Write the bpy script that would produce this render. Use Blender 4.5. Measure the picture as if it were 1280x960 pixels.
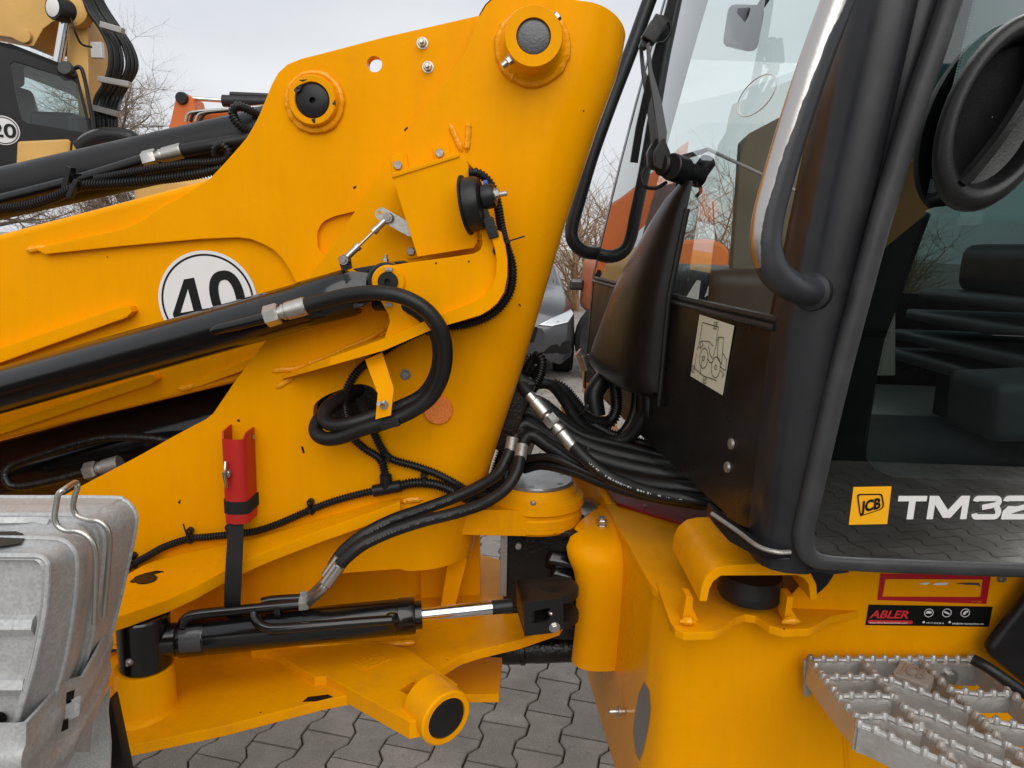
import bpy, bmesh, math, random
from mathutils import Vector, Matrix
random.seed(7)
S = bpy.context.scene
for o in list(bpy.data.objects):
    bpy.data.objects.remove(o)
R = math.radians
# ---------------------------------------------------------------- camera
CAM_H, PITCH, ROLL, FPX = 1.62, R(11), R(2), 900.0
cd = bpy.data.cameras.new('camera'); cam = bpy.data.objects.new('camera', cd)
S.collection.objects.link(cam)
CM = Matrix.Rotation(math.pi/2 - PITCH, 3, 'X') @ Matrix.Rotation(ROLL, 3, 'Z')
cam.matrix_world = Matrix.Translation((0, 0, CAM_H)) @ CM.to_4x4()
cd.sensor_width = 36; cd.lens = FPX/1280*36; cd.clip_start = 0.02; cd.clip_end = 600
S.camera = cam
# ---------------------------------------------------------------- world, sun, exposure
SUN_EL, SUN_AZ = 40, 174          # soft sun behind the clouds, behind the photographer
w = bpy.data.worlds.new('World'); S.world = w; w.use_nodes = True
nt = w.node_tree; nt.nodes.clear()
o_ = nt.nodes.new('ShaderNodeOutputWorld')
sky = nt.nodes.new('ShaderNodeTexSky'); sky.sky_type = 'NISHITA'; sky.sun_disc = False
sky.sun_elevation = R(SUN_EL); sky.sun_rotation = R(SUN_AZ); sky.dust_density = 3; sky.air_density = 1.2
b1 = nt.nodes.new('ShaderNodeBackground'); b1.inputs['Strength'].default_value = 0.08
nt.links.new(sky.outputs[0], b1.inputs[0])
tc = nt.nodes.new('ShaderNodeTexCoord')
mp = nt.nodes.new('ShaderNodeMapping'); mp.inputs['Scale'].default_value = (1.5, 1.5, 4.5)
nt.links.new(tc.outputs['Generated'], mp.inputs['Vector'])
nz = nt.nodes.new('ShaderNodeTexNoise'); nz.inputs['Scale'].default_value = 1.3; nz.inputs['Detail'].default_value = 6
nt.links.new(mp.outputs[0], nz.inputs['Vector'])
cr = nt.nodes.new('ShaderNodeValToRGB')
cr.color_ramp.elements[0].position = 0.3; cr.color_ramp.elements[0].color = (0.645, 0.675, 0.72, 1)
cr.color_ramp.elements[1].position = 0.7; cr.color_ramp.elements[1].color = (0.815, 0.83, 0.85, 1)
nt.links.new(nz.outputs['Fac'], cr.inputs[0])
b2 = nt.nodes.new('ShaderNodeBackground'); b2.inputs['Strength'].default_value = 0.82
nt.links.new(cr.outputs[0], b2.inputs[0])
mx = nt.nodes.new('ShaderNodeMixShader'); mx.inputs[0].default_value = 0.93
nt.links.new(b1.outputs[0], mx.inputs[1]); nt.links.new(b2.outputs[0], mx.inputs[2]); nt.links.new(mx.outputs[0], o_.inputs[0])
sl = bpy.data.lights.new('sun', 'SUN'); sl.energy = 1.5; sl.angle = R(60); sl.color = (1, 0.97, 0.93)
so = bpy.data.objects.new('sun', sl); S.collection.objects.link(so)
sd = Vector((math.sin(R(SUN_AZ))*math.cos(R(SUN_EL)), math.cos(R(SUN_AZ))*math.cos(R(SUN_EL)), math.sin(R(SUN_EL))))
so.rotation_euler = sd.to_track_quat('Z', 'Y').to_euler(); so.location = (0, -3, 8)
S.view_settings.view_transform = 'Standard'; S.view_settings.look = 'None'
S.view_settings.exposure = 0.42; S.view_settings.gamma = 1; S.view_settings.use_curve_mapping = False
S.render.engine = 'CYCLES'
# ---------------------------------------------------------------- pixel -> point on a known plane
C0 = Vector((0, 0, CAM_H))
def ray(u, v): return CM @ Vector(((u-640)/FPX, (480-v)/FPX, -1))
def aY(u, v, y): d = ray(u, v); return C0 + d*(y/d.y)
def aZ(u, v, z): d = ray(u, v); return C0 + d*((z-CAM_H)/d.z)
def aP(u, v, p, n): d = ray(u, v); return C0 + d*((Vector(p)-C0).dot(n)/d.dot(n))
def pxs(y): return y/FPX               # metres per pixel at distance y
# ---------------------------------------------------------------- materials
def nodes(name):
    m = bpy.data.materials.new(name); m.use_nodes = True
    t = m.node_tree; return m, t, t.nodes['Principled BSDF']
def N(t, kind, **kw):
    n = t.nodes.new(kind)
    for k, v in kw.items():
        if k in n.inputs: n.inputs[k].default_value = v
        else: setattr(n, k, v)
    return n
def ramp(t, src, stops):
    r = t.nodes.new('ShaderNodeValToRGB'); e = r.color_ramp.elements
    while len(e) < len(stops): e.new(0.5)
    for i, (p, c) in enumerate(stops): e[i].position = p; e[i].color = (*c, 1) if len(c) == 3 else c
    t.links.new(src, r.inputs[0]); return r.outputs[0]
def pos(t): return t.nodes.new('ShaderNodeNewGeometry').outputs['Position']
def noise(t, vec, scale, detail=3, rough=0.5):
    n = N(t, 'ShaderNodeTexNoise', Scale=scale, Detail=detail, Roughness=rough)
    t.links.new(vec, n.inputs['Vector']); return n.outputs['Fac']
def mix(t, f, a, b):
    m = t.nodes.new('ShaderNodeMix'); m.data_type = 'RGBA'
    for s, i in ((f, 0), (a, 6), (b, 7)):
        if isinstance(s, bpy.types.NodeSocket): t.links.new(s, m.inputs[i])
        elif i == 0: m.inputs[0].default_value = s
        else: m.inputs[i].default_value = (*s, 1)
    return m.outputs[2]
def bump(t, b, h, strength, dist=0.01):
    n = N(t, 'ShaderNodeBump', Strength=strength, Distance=dist)
    t.links.new(h, n.inputs['Height']); t.links.new(n.outputs[0], b.inputs['Normal'])
MT = {}
def paint(name, col, rough=0.35, spec=0.5, var=0.12, chips=0.0, chipcol=(0.02, 0.015, 0.01), coat=0.0, metal=0.0, bscale=90, bstr=0.05, dirt=0.0, dirtcol=(0.12, 0.08, 0.05), streak=0.0, tint=None):
    m, t, b = nodes(name); p = pos(t)
    lo = tuple(c*(1-var) for c in col); hi = tuple(min(1, c*(1+var*0.6)) for c in col)
    c = ramp(t, noise(t, p, 3.5, 5, 0.6), [(0.3, lo), (0.7, hi)])
    if dirt:
        d = ramp(t, noise(t, p, 14, 8, 0.7), [(0.5, (0, 0, 0)), (0.78, (dirt,)*3)])
        c = mix(t, d, c, dirtcol)
    if streak:
        mp_ = N(t, 'ShaderNodeMapping'); mp_.inputs['Scale'].default_value = (1, 1, 0.12); t.links.new(p, mp_.inputs['Vector'])
        d = ramp(t, noise(t, mp_.outputs[0], 26, 6, 0.7), [(0.45, (0, 0, 0)), (0.8, (streak,)*3)])
        c = mix(t, d, c, dirtcol)
    if tint: b.inputs['Specular Tint'].default_value = (*tint, 1)
    if chips:
        v = N(t, 'ShaderNodeTexVoronoi', Scale=22); t.links.new(p, v.inputs['Vector'])
        w_ = noise(t, p, 300, 2)
        ma = N(t, 'ShaderNodeMath', operation='MULTIPLY_ADD'); ma.inputs[1].default_value = 0.05
        t.links.new(w_, ma.inputs[0]); t.links.new(v.outputs['Distance'], ma.inputs[2])
        d = ramp(t, ma.outputs[0], [(0.045+chips, (1, 1, 1)), (0.06+chips, (0, 0, 0))])
        # only some cells carry a chip
        sel = ramp(t, v.outputs['Color'], [(0.42, (1, 1, 1)), (0.44, (0, 0, 0))])
        mm = N(t, 'ShaderNodeMath', operation='MULTIPLY'); t.links.new(d, mm.inputs[0]); t.links.new(sel, mm.inputs[1])
        c = mix(t, mm.outputs[0], c, chipcol)
    t.links.new(c, b.inputs['Base Color'])
    r = ramp(t, noise(t, p, 9, 6, 0.65), [(0.3, (rough*0.75,)*3), (0.75, (min(1, rough*1.4),)*3)])
    t.links.new(r, b.inputs['Roughness'])
    b.inputs['Specular IOR Level'].default_value = spec; b.inputs['Coat Weight'].default_value = coat
    b.inputs['Coat Roughness'].default_value = 0.12; b.inputs['Metallic'].default_value = metal
    bump(t, b, noise(t, p, bscale, 3), bstr, 0.004); MT[name] = m; return m
YEL = (0.84, 0.333, 0.0)
paint('yellow', YEL, 0.24, 0.28, 0.09, chips=0.005, coat=0.0, bscale=55, bstr=0.10, dirt=0.14, dirtcol=(0.42, 0.15, 0.012), streak=0.16, tint=(1, 0.55, 0.1))
paint('yellow_dirty', YEL, 0.38, 0.25, 0.10, chips=0.012, bscale=60, bstr=0.14, dirt=0.45, dirtcol=(0.36, 0.15, 0.02), streak=0.14, tint=(1, 0.6, 0.15))
paint('yellow_weld', YEL, 0.25, 0.4, 0.06, bscale=140, bstr=0.6)
paint('black_gloss', (0.006, 0.0055, 0.0055), 0.16, 0.45, 0.15, coat=0.15, bscale=50, bstr=0.04)
paint('black_satin', (0.012, 0.0115, 0.012), 0.36, 0.3, 0.2, bscale=200, bstr=0.06, dirt=0.15, dirtcol=(0.035, 0.03, 0.028))
paint('black_grease', (0.007, 0.006, 0.0055), 0.3, 0.35, 0.3, bscale=120, bstr=0.5, dirt=0.6, dirtcol=(0.04, 0.022, 0.012))
paint('cab_grey', (0.017, 0.0175, 0.020), 0.33, 0.35, 0.2, bscale=350, bstr=0.025, dirt=0.25, dirtcol=(0.05, 0.05, 0.05))
paint('cab_brown', (0.0105, 0.0095, 0.009), 0.30, 0.34, 0.2, bscale=30, bstr=0.012, dirt=0.2, dirtcol=(0.05, 0.045, 0.04))
paint('rubber', (0.010, 0.010, 0.010), 0.38, 0.32, 0.2, bscale=300, bstr=0.1, dirt=0.3, dirtcol=(0.028, 0.025, 0.023))
paint('seal', (0.034, 0.034, 0.036), 0.42, 0.35, 0.2, bscale=260, bstr=0.05, dirt=0.3, dirtcol=(0.10, 0.09, 0.085))
paint('plastic', (0.009, 0.009, 0.0095), 0.35, 0.35, 0.15, bscale=300, bstr=0.08)
paint('plastic_grey', (0.085, 0.088, 0.092), 0.45, 0.4, 0.1, bscale=400, bstr=0.12)
paint('steel_dark', (0.10, 0.10, 0.105), 0.35, 0.5, 0.3, metal=0.6, bscale=200, bstr=0.2, dirt=0.5, dirtcol=(0.03, 0.03, 0.03))
paint('zinc', (0.50, 0.49, 0.46), 0.28, 0.5, 0.15, metal=0.9, bscale=150, bstr=0.1, dirt=0.3, dirtcol=(0.2, 0.17, 0.13))
paint('steel_dull', (0.34, 0.32, 0.30), 0.4, 0.5, 0.25, metal=0.7, bscale=150, bstr=0.25, dirt=0.5, dirtcol=(0.12, 0.09, 0.07))
paint('chrome', (0.78, 0.78, 0.79), 0.08, 0.5, 0.03, metal=1.0, bscale=30, bstr=0.0)
paint('alu', (0.56, 0.55, 0.53), 0.42, 0.5, 0.15, metal=0.75, bscale=90, bstr=0.25, dirt=0.75, dirtcol=(0.25, 0.19, 0.14))
paint('alu_dirty', (0.44, 0.40, 0.355), 0.5, 0.4, 0.2, metal=0.45, bscale=70, bstr=0.3, dirt=0.8, dirtcol=(0.25, 0.18, 0.12))
paint('red', (0.50, 0.018, 0.014), 0.4, 0.45, 0.15, chips=0.003, bscale=60, bstr=0.06, dirt=0.3, dirtcol=(0.22, 0.02, 0.015))
paint('red_mat', (0.22, 0.010, 0.018), 0.3, 0.5, 0.15, bscale=60, bstr=0.06, dirt=0.3, dirtcol=(0.12, 0.02, 0.02))
paint('webbing', (0.022, 0.021, 0.021), 0.85, 0.2, 0.2, bscale=900, bstr=0.5)
paint('white', (0.72, 0.71, 0.70), 0.4, 0.4, 0.06, dirt=0.2, dirtcol=(0.5, 0.46, 0.4))
paint('ink', (0.006, 0.006, 0.006), 0.35, 0.25, 0.05)
paint('cream', (0.66, 0.65, 0.50), 0.45, 0.4, 0.05)
paint('sticker_red', (0.42, 0.008, 0.016), 0.35, 0.45, 0.12)
paint('text_red', (0.60, 0.03, 0.035), 0.4, 0.4, 0.03)
paint('sticker_yellow', (0.86, 0.40, 0.01), 0.35, 0.4, 0.03)
paint('cat_yellow', (0.62, 0.36, 0.10), 0.42, 0.4, 0.12, bscale=30, bstr=0.05, dirt=0.35, dirtcol=(0.34, 0.21, 0.08))
paint('machine_orange', (0.62, 0.14, 0.025), 0.45, 0.4, 0.12, dirt=0.3, dirtcol=(0.3, 0.1, 0.04))
paint('teal', (0.02, 0.17, 0.18), 0.4, 0.4, 0.1)
paint('lamp', (0.62, 0.64, 0.66), 0.12, 0.6, 0.2, metal=0.4, coat=0.5)
paint('car_paint', (0.055, 0.055, 0.06), 0.25, 0.5, 0.1, metal=0.3, coat=0.6, bstr=0.0)
paint('tyre', (0.016, 0.016, 0.016), 0.8, 0.3, 0.2, bscale=120, bstr=0.2, dirt=0.5, dirtcol=(0.07, 0.06, 0.05))
paint('bark', (0.16, 0.125, 0.10), 0.85, 0.2, 0.3, bscale=60, bstr=0.5)
paint('twig', (0.26, 0.20, 0.155), 0.85, 0.2, 0.3)
paint('twig_brown', (0.30, 0.185, 0.10), 0.85, 0.2, 0.3)
paint('olive', (0.27, 0.26, 0.22), 0.6, 0.3, 0.08)
paint('worn_plate', (0.42, 0.41, 0.40), 0.33, 0.5, 0.45, metal=0.75, bscale=60, bstr=0.2, dirt=0.9, dirtcol=(0.10, 0.09, 0.08), streak=0.0)
paint('print_dim', (0.075, 0.075, 0.072), 0.5)
paint('blue', (0.02, 0.10, 0.45), 0.4)
paint('liner', (0.42, 0.42, 0.40), 0.8, 0.3, 0.05)
paint('grey_ring', (0.6, 0.6, 0.57), 0.5, 0.4, 0.05)
# galvanised steel with spangle
m, t, b = nodes('galvanised'); p = pos(t)
v = N(t, 'ShaderNodeTexVoronoi', Scale=330); t.links.new(p, v.inputs['Vector'])
c1 = ramp(t, v.outputs['Color'], [(0.2, (0.40, 0.41, 0.415)), (0.8, (0.50, 0.505, 0.505))])
c1 = mix(t, ramp(t, noise(t, p, 16, 8, 0.7), [(0.45, (0, 0, 0)), (0.75, (0.45,)*3)]), c1, (0.30, 0.275, 0.245))
c1 = mix(t, ramp(t, noise(t, p, 45, 4, 0.6), [(0.70, (0, 0, 0)), (0.76, (0.8,)*3)]), c1, (0.14, 0.11, 0.10))
t.links.new(c1, b.inputs['Base Color']); b.inputs['Metallic'].default_value = 0.3
t.links.new(ramp(t, noise(t, p, 12, 5), [(0.3, (0.34,)*3), (0.7, (0.55,)*3)]), b.inputs['Roughness'])
bump(t, b, noise(t, p, 70, 4), 0.12, 0.004); MT['galvanised'] = m
# worn grab rail: bare metal where the wear attribute says so
m, t, b = nodes('worn_rail'); p = pos(t)
at = N(t, 'ShaderNodeAttribute', attribute_name='wear')
ad = N(t, 'ShaderNodeMath', operation='ADD'); t.links.new(at.outputs['Fac'], ad.inputs[0])
nn = N(t, 'ShaderNodeMath', operation='MULTIPLY_ADD'); nn.inputs[1].default_value = 0.5; nn.inputs[2].default_value = -0.25
t.links.new(noise(t, p, 13, 4, 0.55), nn.inputs[0]); t.links.new(nn.outputs[0], ad.inputs[1])
f = ramp(t, ad.outputs[0], [(0.49, (0, 0, 0)), (0.52, (1, 1, 1))])
t.links.new(mix(t, f, (0.028, 0.029, 0.034), (0.50, 0.47, 0.45)), b.inputs['Base Color'])
t.links.new(f, b.inputs['Metallic']); t.links.new(ramp(t, f, [(0, (0.40,)*3), (1, (0.30,)*3)]), b.inputs['Roughness'])
bump(t, b, noise(t, p, 120, 3), 0.06, 0.004); MT['worn_rail'] = m
# amber reflector
m, t, b = nodes('reflector_red'); p = pos(t)
v = N(t, 'ShaderNodeTexVoronoi', Scale=420); t.links.new(p, v.inputs['Vector'])
t.links.new(ramp(t, v.outputs['Distance'], [(0.0, (0.98, 0.33, 0.03)), (0.7, (0.78, 0.17, 0.01))]), b.inputs['Base Color'])
b.inputs['Roughness'].default_value = 0.15; b.inputs['Coat Weight'].default_value = 0.6; bump(t, b, v.outputs['Distance'], 0.3, 0.002); MT['reflector_red'] = m
# window glass: thin pane, tinted straight-through light plus Fresnel reflection
def glass(name, tint, ior=1.5, rough=0.0, boost=1.0):
    m = bpy.data.materials.new(name); m.use_nodes = True; t = m.node_tree; t.nodes.clear()
    o = t.nodes.new('ShaderNodeOutputMaterial'); tr = t.nodes.new('ShaderNodeBsdfTransparent'); tr.inputs[0].default_value = (*tint, 1)
    gl = t.nodes.new('ShaderNodeBsdfGlossy'); gl.inputs['Roughness'].default_value = rough; gl.inputs['Color'].default_value = (0.95, 0.97, 0.96, 1)
    fr = N(t, 'ShaderNodeFresnel', IOR=ior); mu = N(t, 'ShaderNodeMath', operation='MULTIPLY'); mu.inputs[1].default_value = boost; mu.use_clamp = True
    t.links.new(fr.outputs[0], mu.inputs[0])
    mx = t.nodes.new('ShaderNodeMixShader'); t.links.new(mu.outputs[0], mx.inputs[0]); t.links.new(tr.outputs[0], mx.inputs[1]); t.links.new(gl.outputs[0], mx.inputs[2])
    t.links.new(mx.outputs[0], o.inputs[0]); MT[name] = m
glass('glass', (0.88, 0.94, 0.92), 1.5, 0.0, 1.7)
glass('glass_door', (0.42, 0.52, 0.495), 1.5, 0.0, 2.6)
glass('glass_dark', (0.20, 0.25, 0.24), 1.5, 0.0, 1.5)
glass('glass_far', (0.55, 0.68, 0.66), 1.5, 0.0, 1.7)
# paving
m, t, b = nodes('paver'); p = pos(t)
oi = t.nodes.new('ShaderNodeObjectInfo')
at = N(t, 'ShaderNodeAttribute', attribute_name='tone')
sm = N(t, 'ShaderNodeMath', operation='ADD'); t.links.new(oi.outputs['Random'], sm.inputs[0]); t.links.new(at.outputs['Fac'], sm.inputs[1])
fr = N(t, 'ShaderNodeMath', operation='FRACT'); t.links.new(sm.outputs[0], fr.inputs[0])
c1 = ramp(t, fr.outputs[0], [(0.0, (0.36, 0.33, 0.29)), (0.5, (0.45, 0.41, 0.365)), (1.0, (0.54, 0.495, 0.44))])
c1 = mix(t, ramp(t, noise(t, p, 7, 8, 0.7), [(0.35, (0.75,)*3), (0.75, (0, 0, 0))]), c1, (0.24, 0.22, 0.20))
c1 = mix(t, ramp(t, noise(t, p, 1.6, 7, 0.65), [(0.44, (0, 0, 0)), (0.66, (0.85,)*3)]), c1, (0.20, 0.18, 0.15))
c1 = mix(t, ramp(t, noise(t, p, 34, 5, 0.6), [(0.62, (0, 0, 0)), (0.72, (0.55,)*3)]), c1, (0.16, 0.15, 0.125))
c1 = mix(t, ramp(t, noise(t, p, 420, 2, 0.6), [(0.38, (0.55,)*3), (0.5, (0, 0, 0))]), c1, (0.12, 0.11, 0.10))
c1 = mix(t, ramp(t, noise(t, p, 260, 2, 0.5), [(0.66, (0, 0, 0)), (0.72, (0.7,)*3)]), c1, (0.62, 0.59, 0.55))
t.links.new(c1, b.inputs['Base Color']); b.inputs['Roughness'].default_value = 0.82
bump(t, b, noise(t, p, 350, 4, 0.6), 0.5, 0.004); MT['paver'] = m
m, t, b = nodes('joint_sand'); p = pos(t)
t.links.new(ramp(t, noise(t, p, 30, 8, 0.7), [(0.3, (0.03, 0.028, 0.02)), (0.55, (0.07, 0.06, 0.042)), (0.68, (0.045, 0.055, 0.02))]), b.inputs['Base Color'])
b.inputs['Roughness'].default_value = 0.95; bump(t, b, noise(t, p, 300, 4), 0.8, 0.006); MT['joint_sand'] = m
m, t, b = nodes('ground_far'); p = pos(t)
c1 = ramp(t, noise(t, p, 2, 8, 0.7), [(0.3, (0.22, 0.20, 0.18)), (0.7, (0.34, 0.31, 0.28))])
t.links.new(c1, b.inputs['Base Color']); b.inputs['Roughness'].default_value = 0.9; MT['ground_far'] = m
# ---------------------------------------------------------------- mesh helpers
V = Vector
class MB:
    """collects geometry, builds one mesh object"""
    def __init__(s): s.v = []; s.f = []; s.e = set(); s.attr = None
    def add(s, vs, fs):
        k = len(s.v); s.v += [V(p) for p in vs]; s.f += [tuple(i+k for i in f) for f in fs]; return k
    def prism(s, pts, off, holes=None, bev=None):
        off = V(off); n = len(pts); pts = [V(p) for p in pts]
        if not holes:
            k = s.add(pts + [p+off for p in pts], [tuple(range(n)), tuple(range(2*n-1, n-1, -1))] + [(i, i+n, (i+1) % n+n, (i+1) % n) for i in range(n)])
            if bev is not None:
                for i in bev: s.e.add(tuple(sorted((k+i, k+(i+1) % n))))
            return k
        bm = bmesh.new(); loops = [pts] + [[V(p) for p in h] for h in holes]; es = []; base = []; c = 0
        for lp in loops:
            vs = [bm.verts.new(p) for p in lp]
            for i in range(len(vs)): es.append(bm.edges.new((vs[i], vs[(i+1) % len(vs)])))
        bm.verts.index_update()
        bmesh.ops.triangle_fill(bm, use_beauty=True, edges=es)
        al = [v.co.copy() for v in bm.verts]; m = len(al)
        fs = [tuple(v.index for v in f.verts) for f in bm.faces]; bm.free()
        nrm = off.normalized()
        out = []
        for f in fs:
            a, b_, c_ = (al[i] for i in f[:3]); out.append(f if (b_-a).cross(c_-a).dot(nrm) < 0 else tuple(reversed(f)))
        q = list(out) + [tuple(i+m for i in reversed(f)) for f in out]; st = 0
        for lp in loops:
            L = len(lp)
            q += [(st+i, st+(i+1) % L, st+(i+1) % L+m, st+i+m) for i in range(L)]; st += L
        k = s.add(al + [p+off for p in al], q)
        if bev is not None:
            for i in bev: s.e.add(tuple(sorted((k+i, k+(i+1) % n))))
        return k
    def box(s, c, size, rot=None):
        c = V(c); a = [V((x*size[0]/2, y*size[1]/2, z*size[2]/2)) for x in (-1, 1) for y in (-1, 1) for z in (-1, 1)]
        if rot is not None: a = [rot @ p for p in a]
        s.add([c+p for p in a], [(0, 1, 3, 2), (4, 6, 7, 5), (0, 4, 5, 1), (2, 3, 7, 6), (0, 2, 6, 4), (1, 5, 7, 3)])
    def lathe(s, prof, o, axis, n=24, ref=None, a0=0, a1=None):
        """prof: [(radius, height along axis)]"""
        o = V(o); ax = V(axis).normalized(); r0 = V(ref) if ref else (V((0, 0, 1)) if abs(ax.z) < 0.9 else V((1, 0, 0)))
        x = (r0 - ax*r0.dot(ax)).normalized(); y = ax.cross(x); full = a1 is None
        m = n if full else n+1; vs = []; rows = []
        for r, h in prof:
            if r < 1e-6: rows.append([len(vs)]*m); vs.append(o+ax*h); continue
            rows.append(list(range(len(vs), len(vs)+m)))
            for i in range(m):
                a = 2*math.pi*i/n if full else a0+(a1-a0)*i/n
                vs.append(o+ax*h+x*(math.cos(a)*r)+y*(math.sin(a)*r))
        fs = []
        for A, B in zip(rows, rows[1:]):
            for i in range(n):
                j = (i+1) % m
                q = []
                for k in (A[i], A[j], B[j], B[i]):
                    if k not in q: q.append(k)
                if len(q) > 2: fs.append(tuple(q))
        s.add(vs, fs)
    def cyl(s, a, b, r, n=20, r2=None, bevel=0.0):
        a = V(a); b = V(b); L = (b-a).length; r2 = r if r2 is None else r2; e = min(bevel, L/3, r/2)
        p = [(0, 0), (r-e, 0), (r, e), (r2, L-e), (r2-e, L), (0, L)] if e else [(0, 0), (r, 0), (r2, L), (0, L)]
        s.lathe(p, a, b-a, n)
    def hexp(s, c, axis, r, h, ref=None):
        s.lathe([(0, 0), (r, 0), (r, h*0.85), (r*0.88, h), (0, h)], c, axis, 6, ref)
    def sweep(s, path, sec, closed=False, cap=True, up=None, scale=None):
        """sec: list of 2D points; path list of points; parallel transport"""
        P = [V(p) for p in path]; n = len(P); m = len(sec); T = []
        for i in range(n):
            a = P[(i-1) % n] if (closed or i) else P[0]; b = P[(i+1) % n] if (closed or i < n-1) else P[-1]
            T.append((b-a).normalized())
        u = V(up) if up else (V((0, 0, 1)) if abs(T[0].z) < 0.9 else V((1, 0, 0)))
        u = (u - T[0]*u.dot(T[0])).normalized(); vs = []
        for i in range(n):
            if i:
                ax = T[i-1].cross(T[i])
                if ax.length > 1e-7: u = Matrix.Rotation(T[i-1].angle(T[i]), 3, ax.normalized()) @ u
                u = (u - T[i]*u.dot(T[i])).normalized()
            w_ = T[i].cross(u); k = scale[i] if scale else 1
            vs += [P[i] + w_*(q[0]*k) + u*(q[1]*k) for q in sec]
        fs = []; rng = n if closed else n-1
        for i in range(rng):
            for j in range(m):
                a = i*m+j; b = i*m+(j+1) % m; c = ((i+1) % n)*m+(j+1) % m; d = ((i+1) % n)*m+j; fs.append((a, b, c, d))
        if cap and not closed: fs += [tuple(reversed(range(m))), tuple(range((n-1)*m, n*m))]
        return s.add(vs, fs)
    def tube(s, path, r, n=12, closed=False, scale=None):
        return s.sweep(path, [(math.cos(2*math.pi*i/n)*r, math.sin(2*math.pi*i/n)*r) for i in range(n)], closed, scale=scale)
    def conduit(s, path, r, pitch=0.0058, n=10):
        P = resample(path, pitch/4); sc = [(1.04, 1.04, 0.78, 0.78)[i % 4] for i in range(len(P))]
        s.tube(P, r, n, scale=sc)
    def grid(s, rows, close=False):
        m = len(rows[0]); vs = [p for r_ in rows for p in r_]; fs = []
        for i in range(len(rows)-1):
            for j in range(m if close else m-1): fs.append((i*m+j, i*m+(j+1) % m, (i+1)*m+(j+1) % m, (i+1)*m+j))
        s.add(vs, fs)
    def build(s, name, mat, parent=None, smooth=38, bevel=0.0, ang=35, recalc=True, seg=2, mats=None, thick=0):
        me = bpy.data.meshes.new(name); bm = bmesh.new()
        vs = [bm.verts.new(p) for p in s.v]; bm.verts.index_update(); merge_ = getattr(s, 'merge', False)
        for f in s.f:
            try: bm.faces.new([vs[i] for i in f])
            except ValueError: pass
        if recalc and not merge_: bmesh.ops.recalc_face_normals(bm, faces=bm.faces)
        if thick:
            bmesh.ops.solidify(bm, geom=list(bm.faces), thickness=thick)
        if bevel:
            bm.edges.ensure_lookup_table()
            if s.e:
                es = [e for e in bm.edges if tuple(sorted((e.verts[0].index, e.verts[1].index))) in s.e]
            else:
                es = [e for e in bm.edges if len(e.link_faces) == 2 and e.calc_face_angle(0) > R(ang)]
            if es: bmesh.ops.bevel(bm, geom=es, offset=bevel, segments=seg, profile=0.6, affect='EDGES', clamp_overlap=True)
        if merge_:
            bmesh.ops.remove_doubles(bm, verts=bm.verts, dist=0.0005)
        bm.to_mesh(me); bm.free()
        if smooth:
            for p in me.polygons: p.use_smooth = True
            me.set_sharp_from_angle(angle=R(smooth))
        for mm in (mats or [mat]): me.materials.append(MT[mm])
        ob = bpy.data.objects.new(name, me); S.collection.objects.link(ob)
        if bevel and smooth:
            wm_ = ob.modifiers.new('weighted', 'WEIGHTED_NORMAL'); wm_.mode = 'FACE_AREA'; wm_.weight = 50; wm_.keep_sharp = True
        if parent is not None: attach(ob, parent)
        return ob
def attach(ob, parent):
    ob.parent = parent; ob.matrix_parent_inverse = WM[parent.name].inverted() if parent.name in WM else Matrix()
WM = {}
def empty(name, loc, label=None, cat=None, group=None, parent=None):
    e = bpy.data.objects.new(name, None); S.collection.objects.link(e); e.location = loc; e.empty_display_size = 0.1
    WM[e.name] = Matrix.Translation(loc)
    if parent is not None: attach(e, parent)
    if label: e['label'] = label
    if cat: e['category'] = cat
    if group: e['group'] = group
    return e
def tag(o, label, cat, group=None):
    o['label'] = label; o['category'] = cat
    if group: o['group'] = group
    return o
def resample(path, step):
    P = [V(p) for p in path]; out = [P[0]]; acc = 0.0
    for a, b in zip(P, P[1:]):
        L = (b-a).length
        if L < 1e-9: continue
        t_ = step-acc
        while t_ <= L: out.append(a.lerp(b, t_/L)); t_ += step
        acc = (acc+L) % step
    return out
def spline(pts, k=10, closed=False):
    P = [V(p) for p in pts]; n = len(P); out = []
    for i in range(n if closed else n-1):
        p0 = P[(i-1) % n] if (closed or i) else P[0]*2-P[1]; p1 = P[i]; p2 = P[(i+1) % n]
        p3 = P[(i+2) % n] if (closed or i+2 < n) else P[-1]*2-P[-2]
        for j in range(k):
            t_ = j/k
            out.append(0.5*((2*p1)+(p2-p0)*t_+(2*p0-5*p1+4*p2-p3)*t_*t_+(3*p1-p0-3*p2+p3)*t_**3))
    if not closed: out.append(P[-1])
    return out
def px(pts, y=None):
    """pixels (u,v) or (u,v,distance) -> points"""
    return [aY(p[0], p[1], p[2] if len(p) > 2 else y) for p in pts]
def roundpoly(pts, r, k=4):
    """round polygon corners (3D points, coplanar)"""
    P = [V(p) for p in pts]; n = len(P); out = []
    for i in range(n):
        a, b, c = P[i-1], P[i], P[(i+1) % n]; d1 = (a-b); d2 = (c-b); q = min(r, d1.length*0.45, d2.length*0.45)
        s_ = b+d1.normalized()*q; e_ = b+d2.normalized()*q
        for j in range(k+1):
            t_ = j/k; out.append(s_*(1-t_)**2+b*(2*t_*(1-t_))+e_*t_*t_)
    return out
def circ(c, r, ax1, ax2, n=24, r2=None):
    c = V(c); return [c+V(ax1)*(math.cos(2*math.pi*i/n)*r)+V(ax2)*(math.sin(2*math.pi*i/n)*(r2 or r)) for i in range(n)]
def plate(name, pts, y, th, mat, parent, bevel=0.002, holes=None, rnd=0, bev=None):
    m_ = MB(); P = px(pts, y)
    if rnd: P = roundpoly(P, rnd)
    m_.prism(P, (0, th, 0), holes, bev if bev is not None else (range(len(P)) if holes else None))
    return m_.build(name, mat, parent, bevel=bevel)
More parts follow.
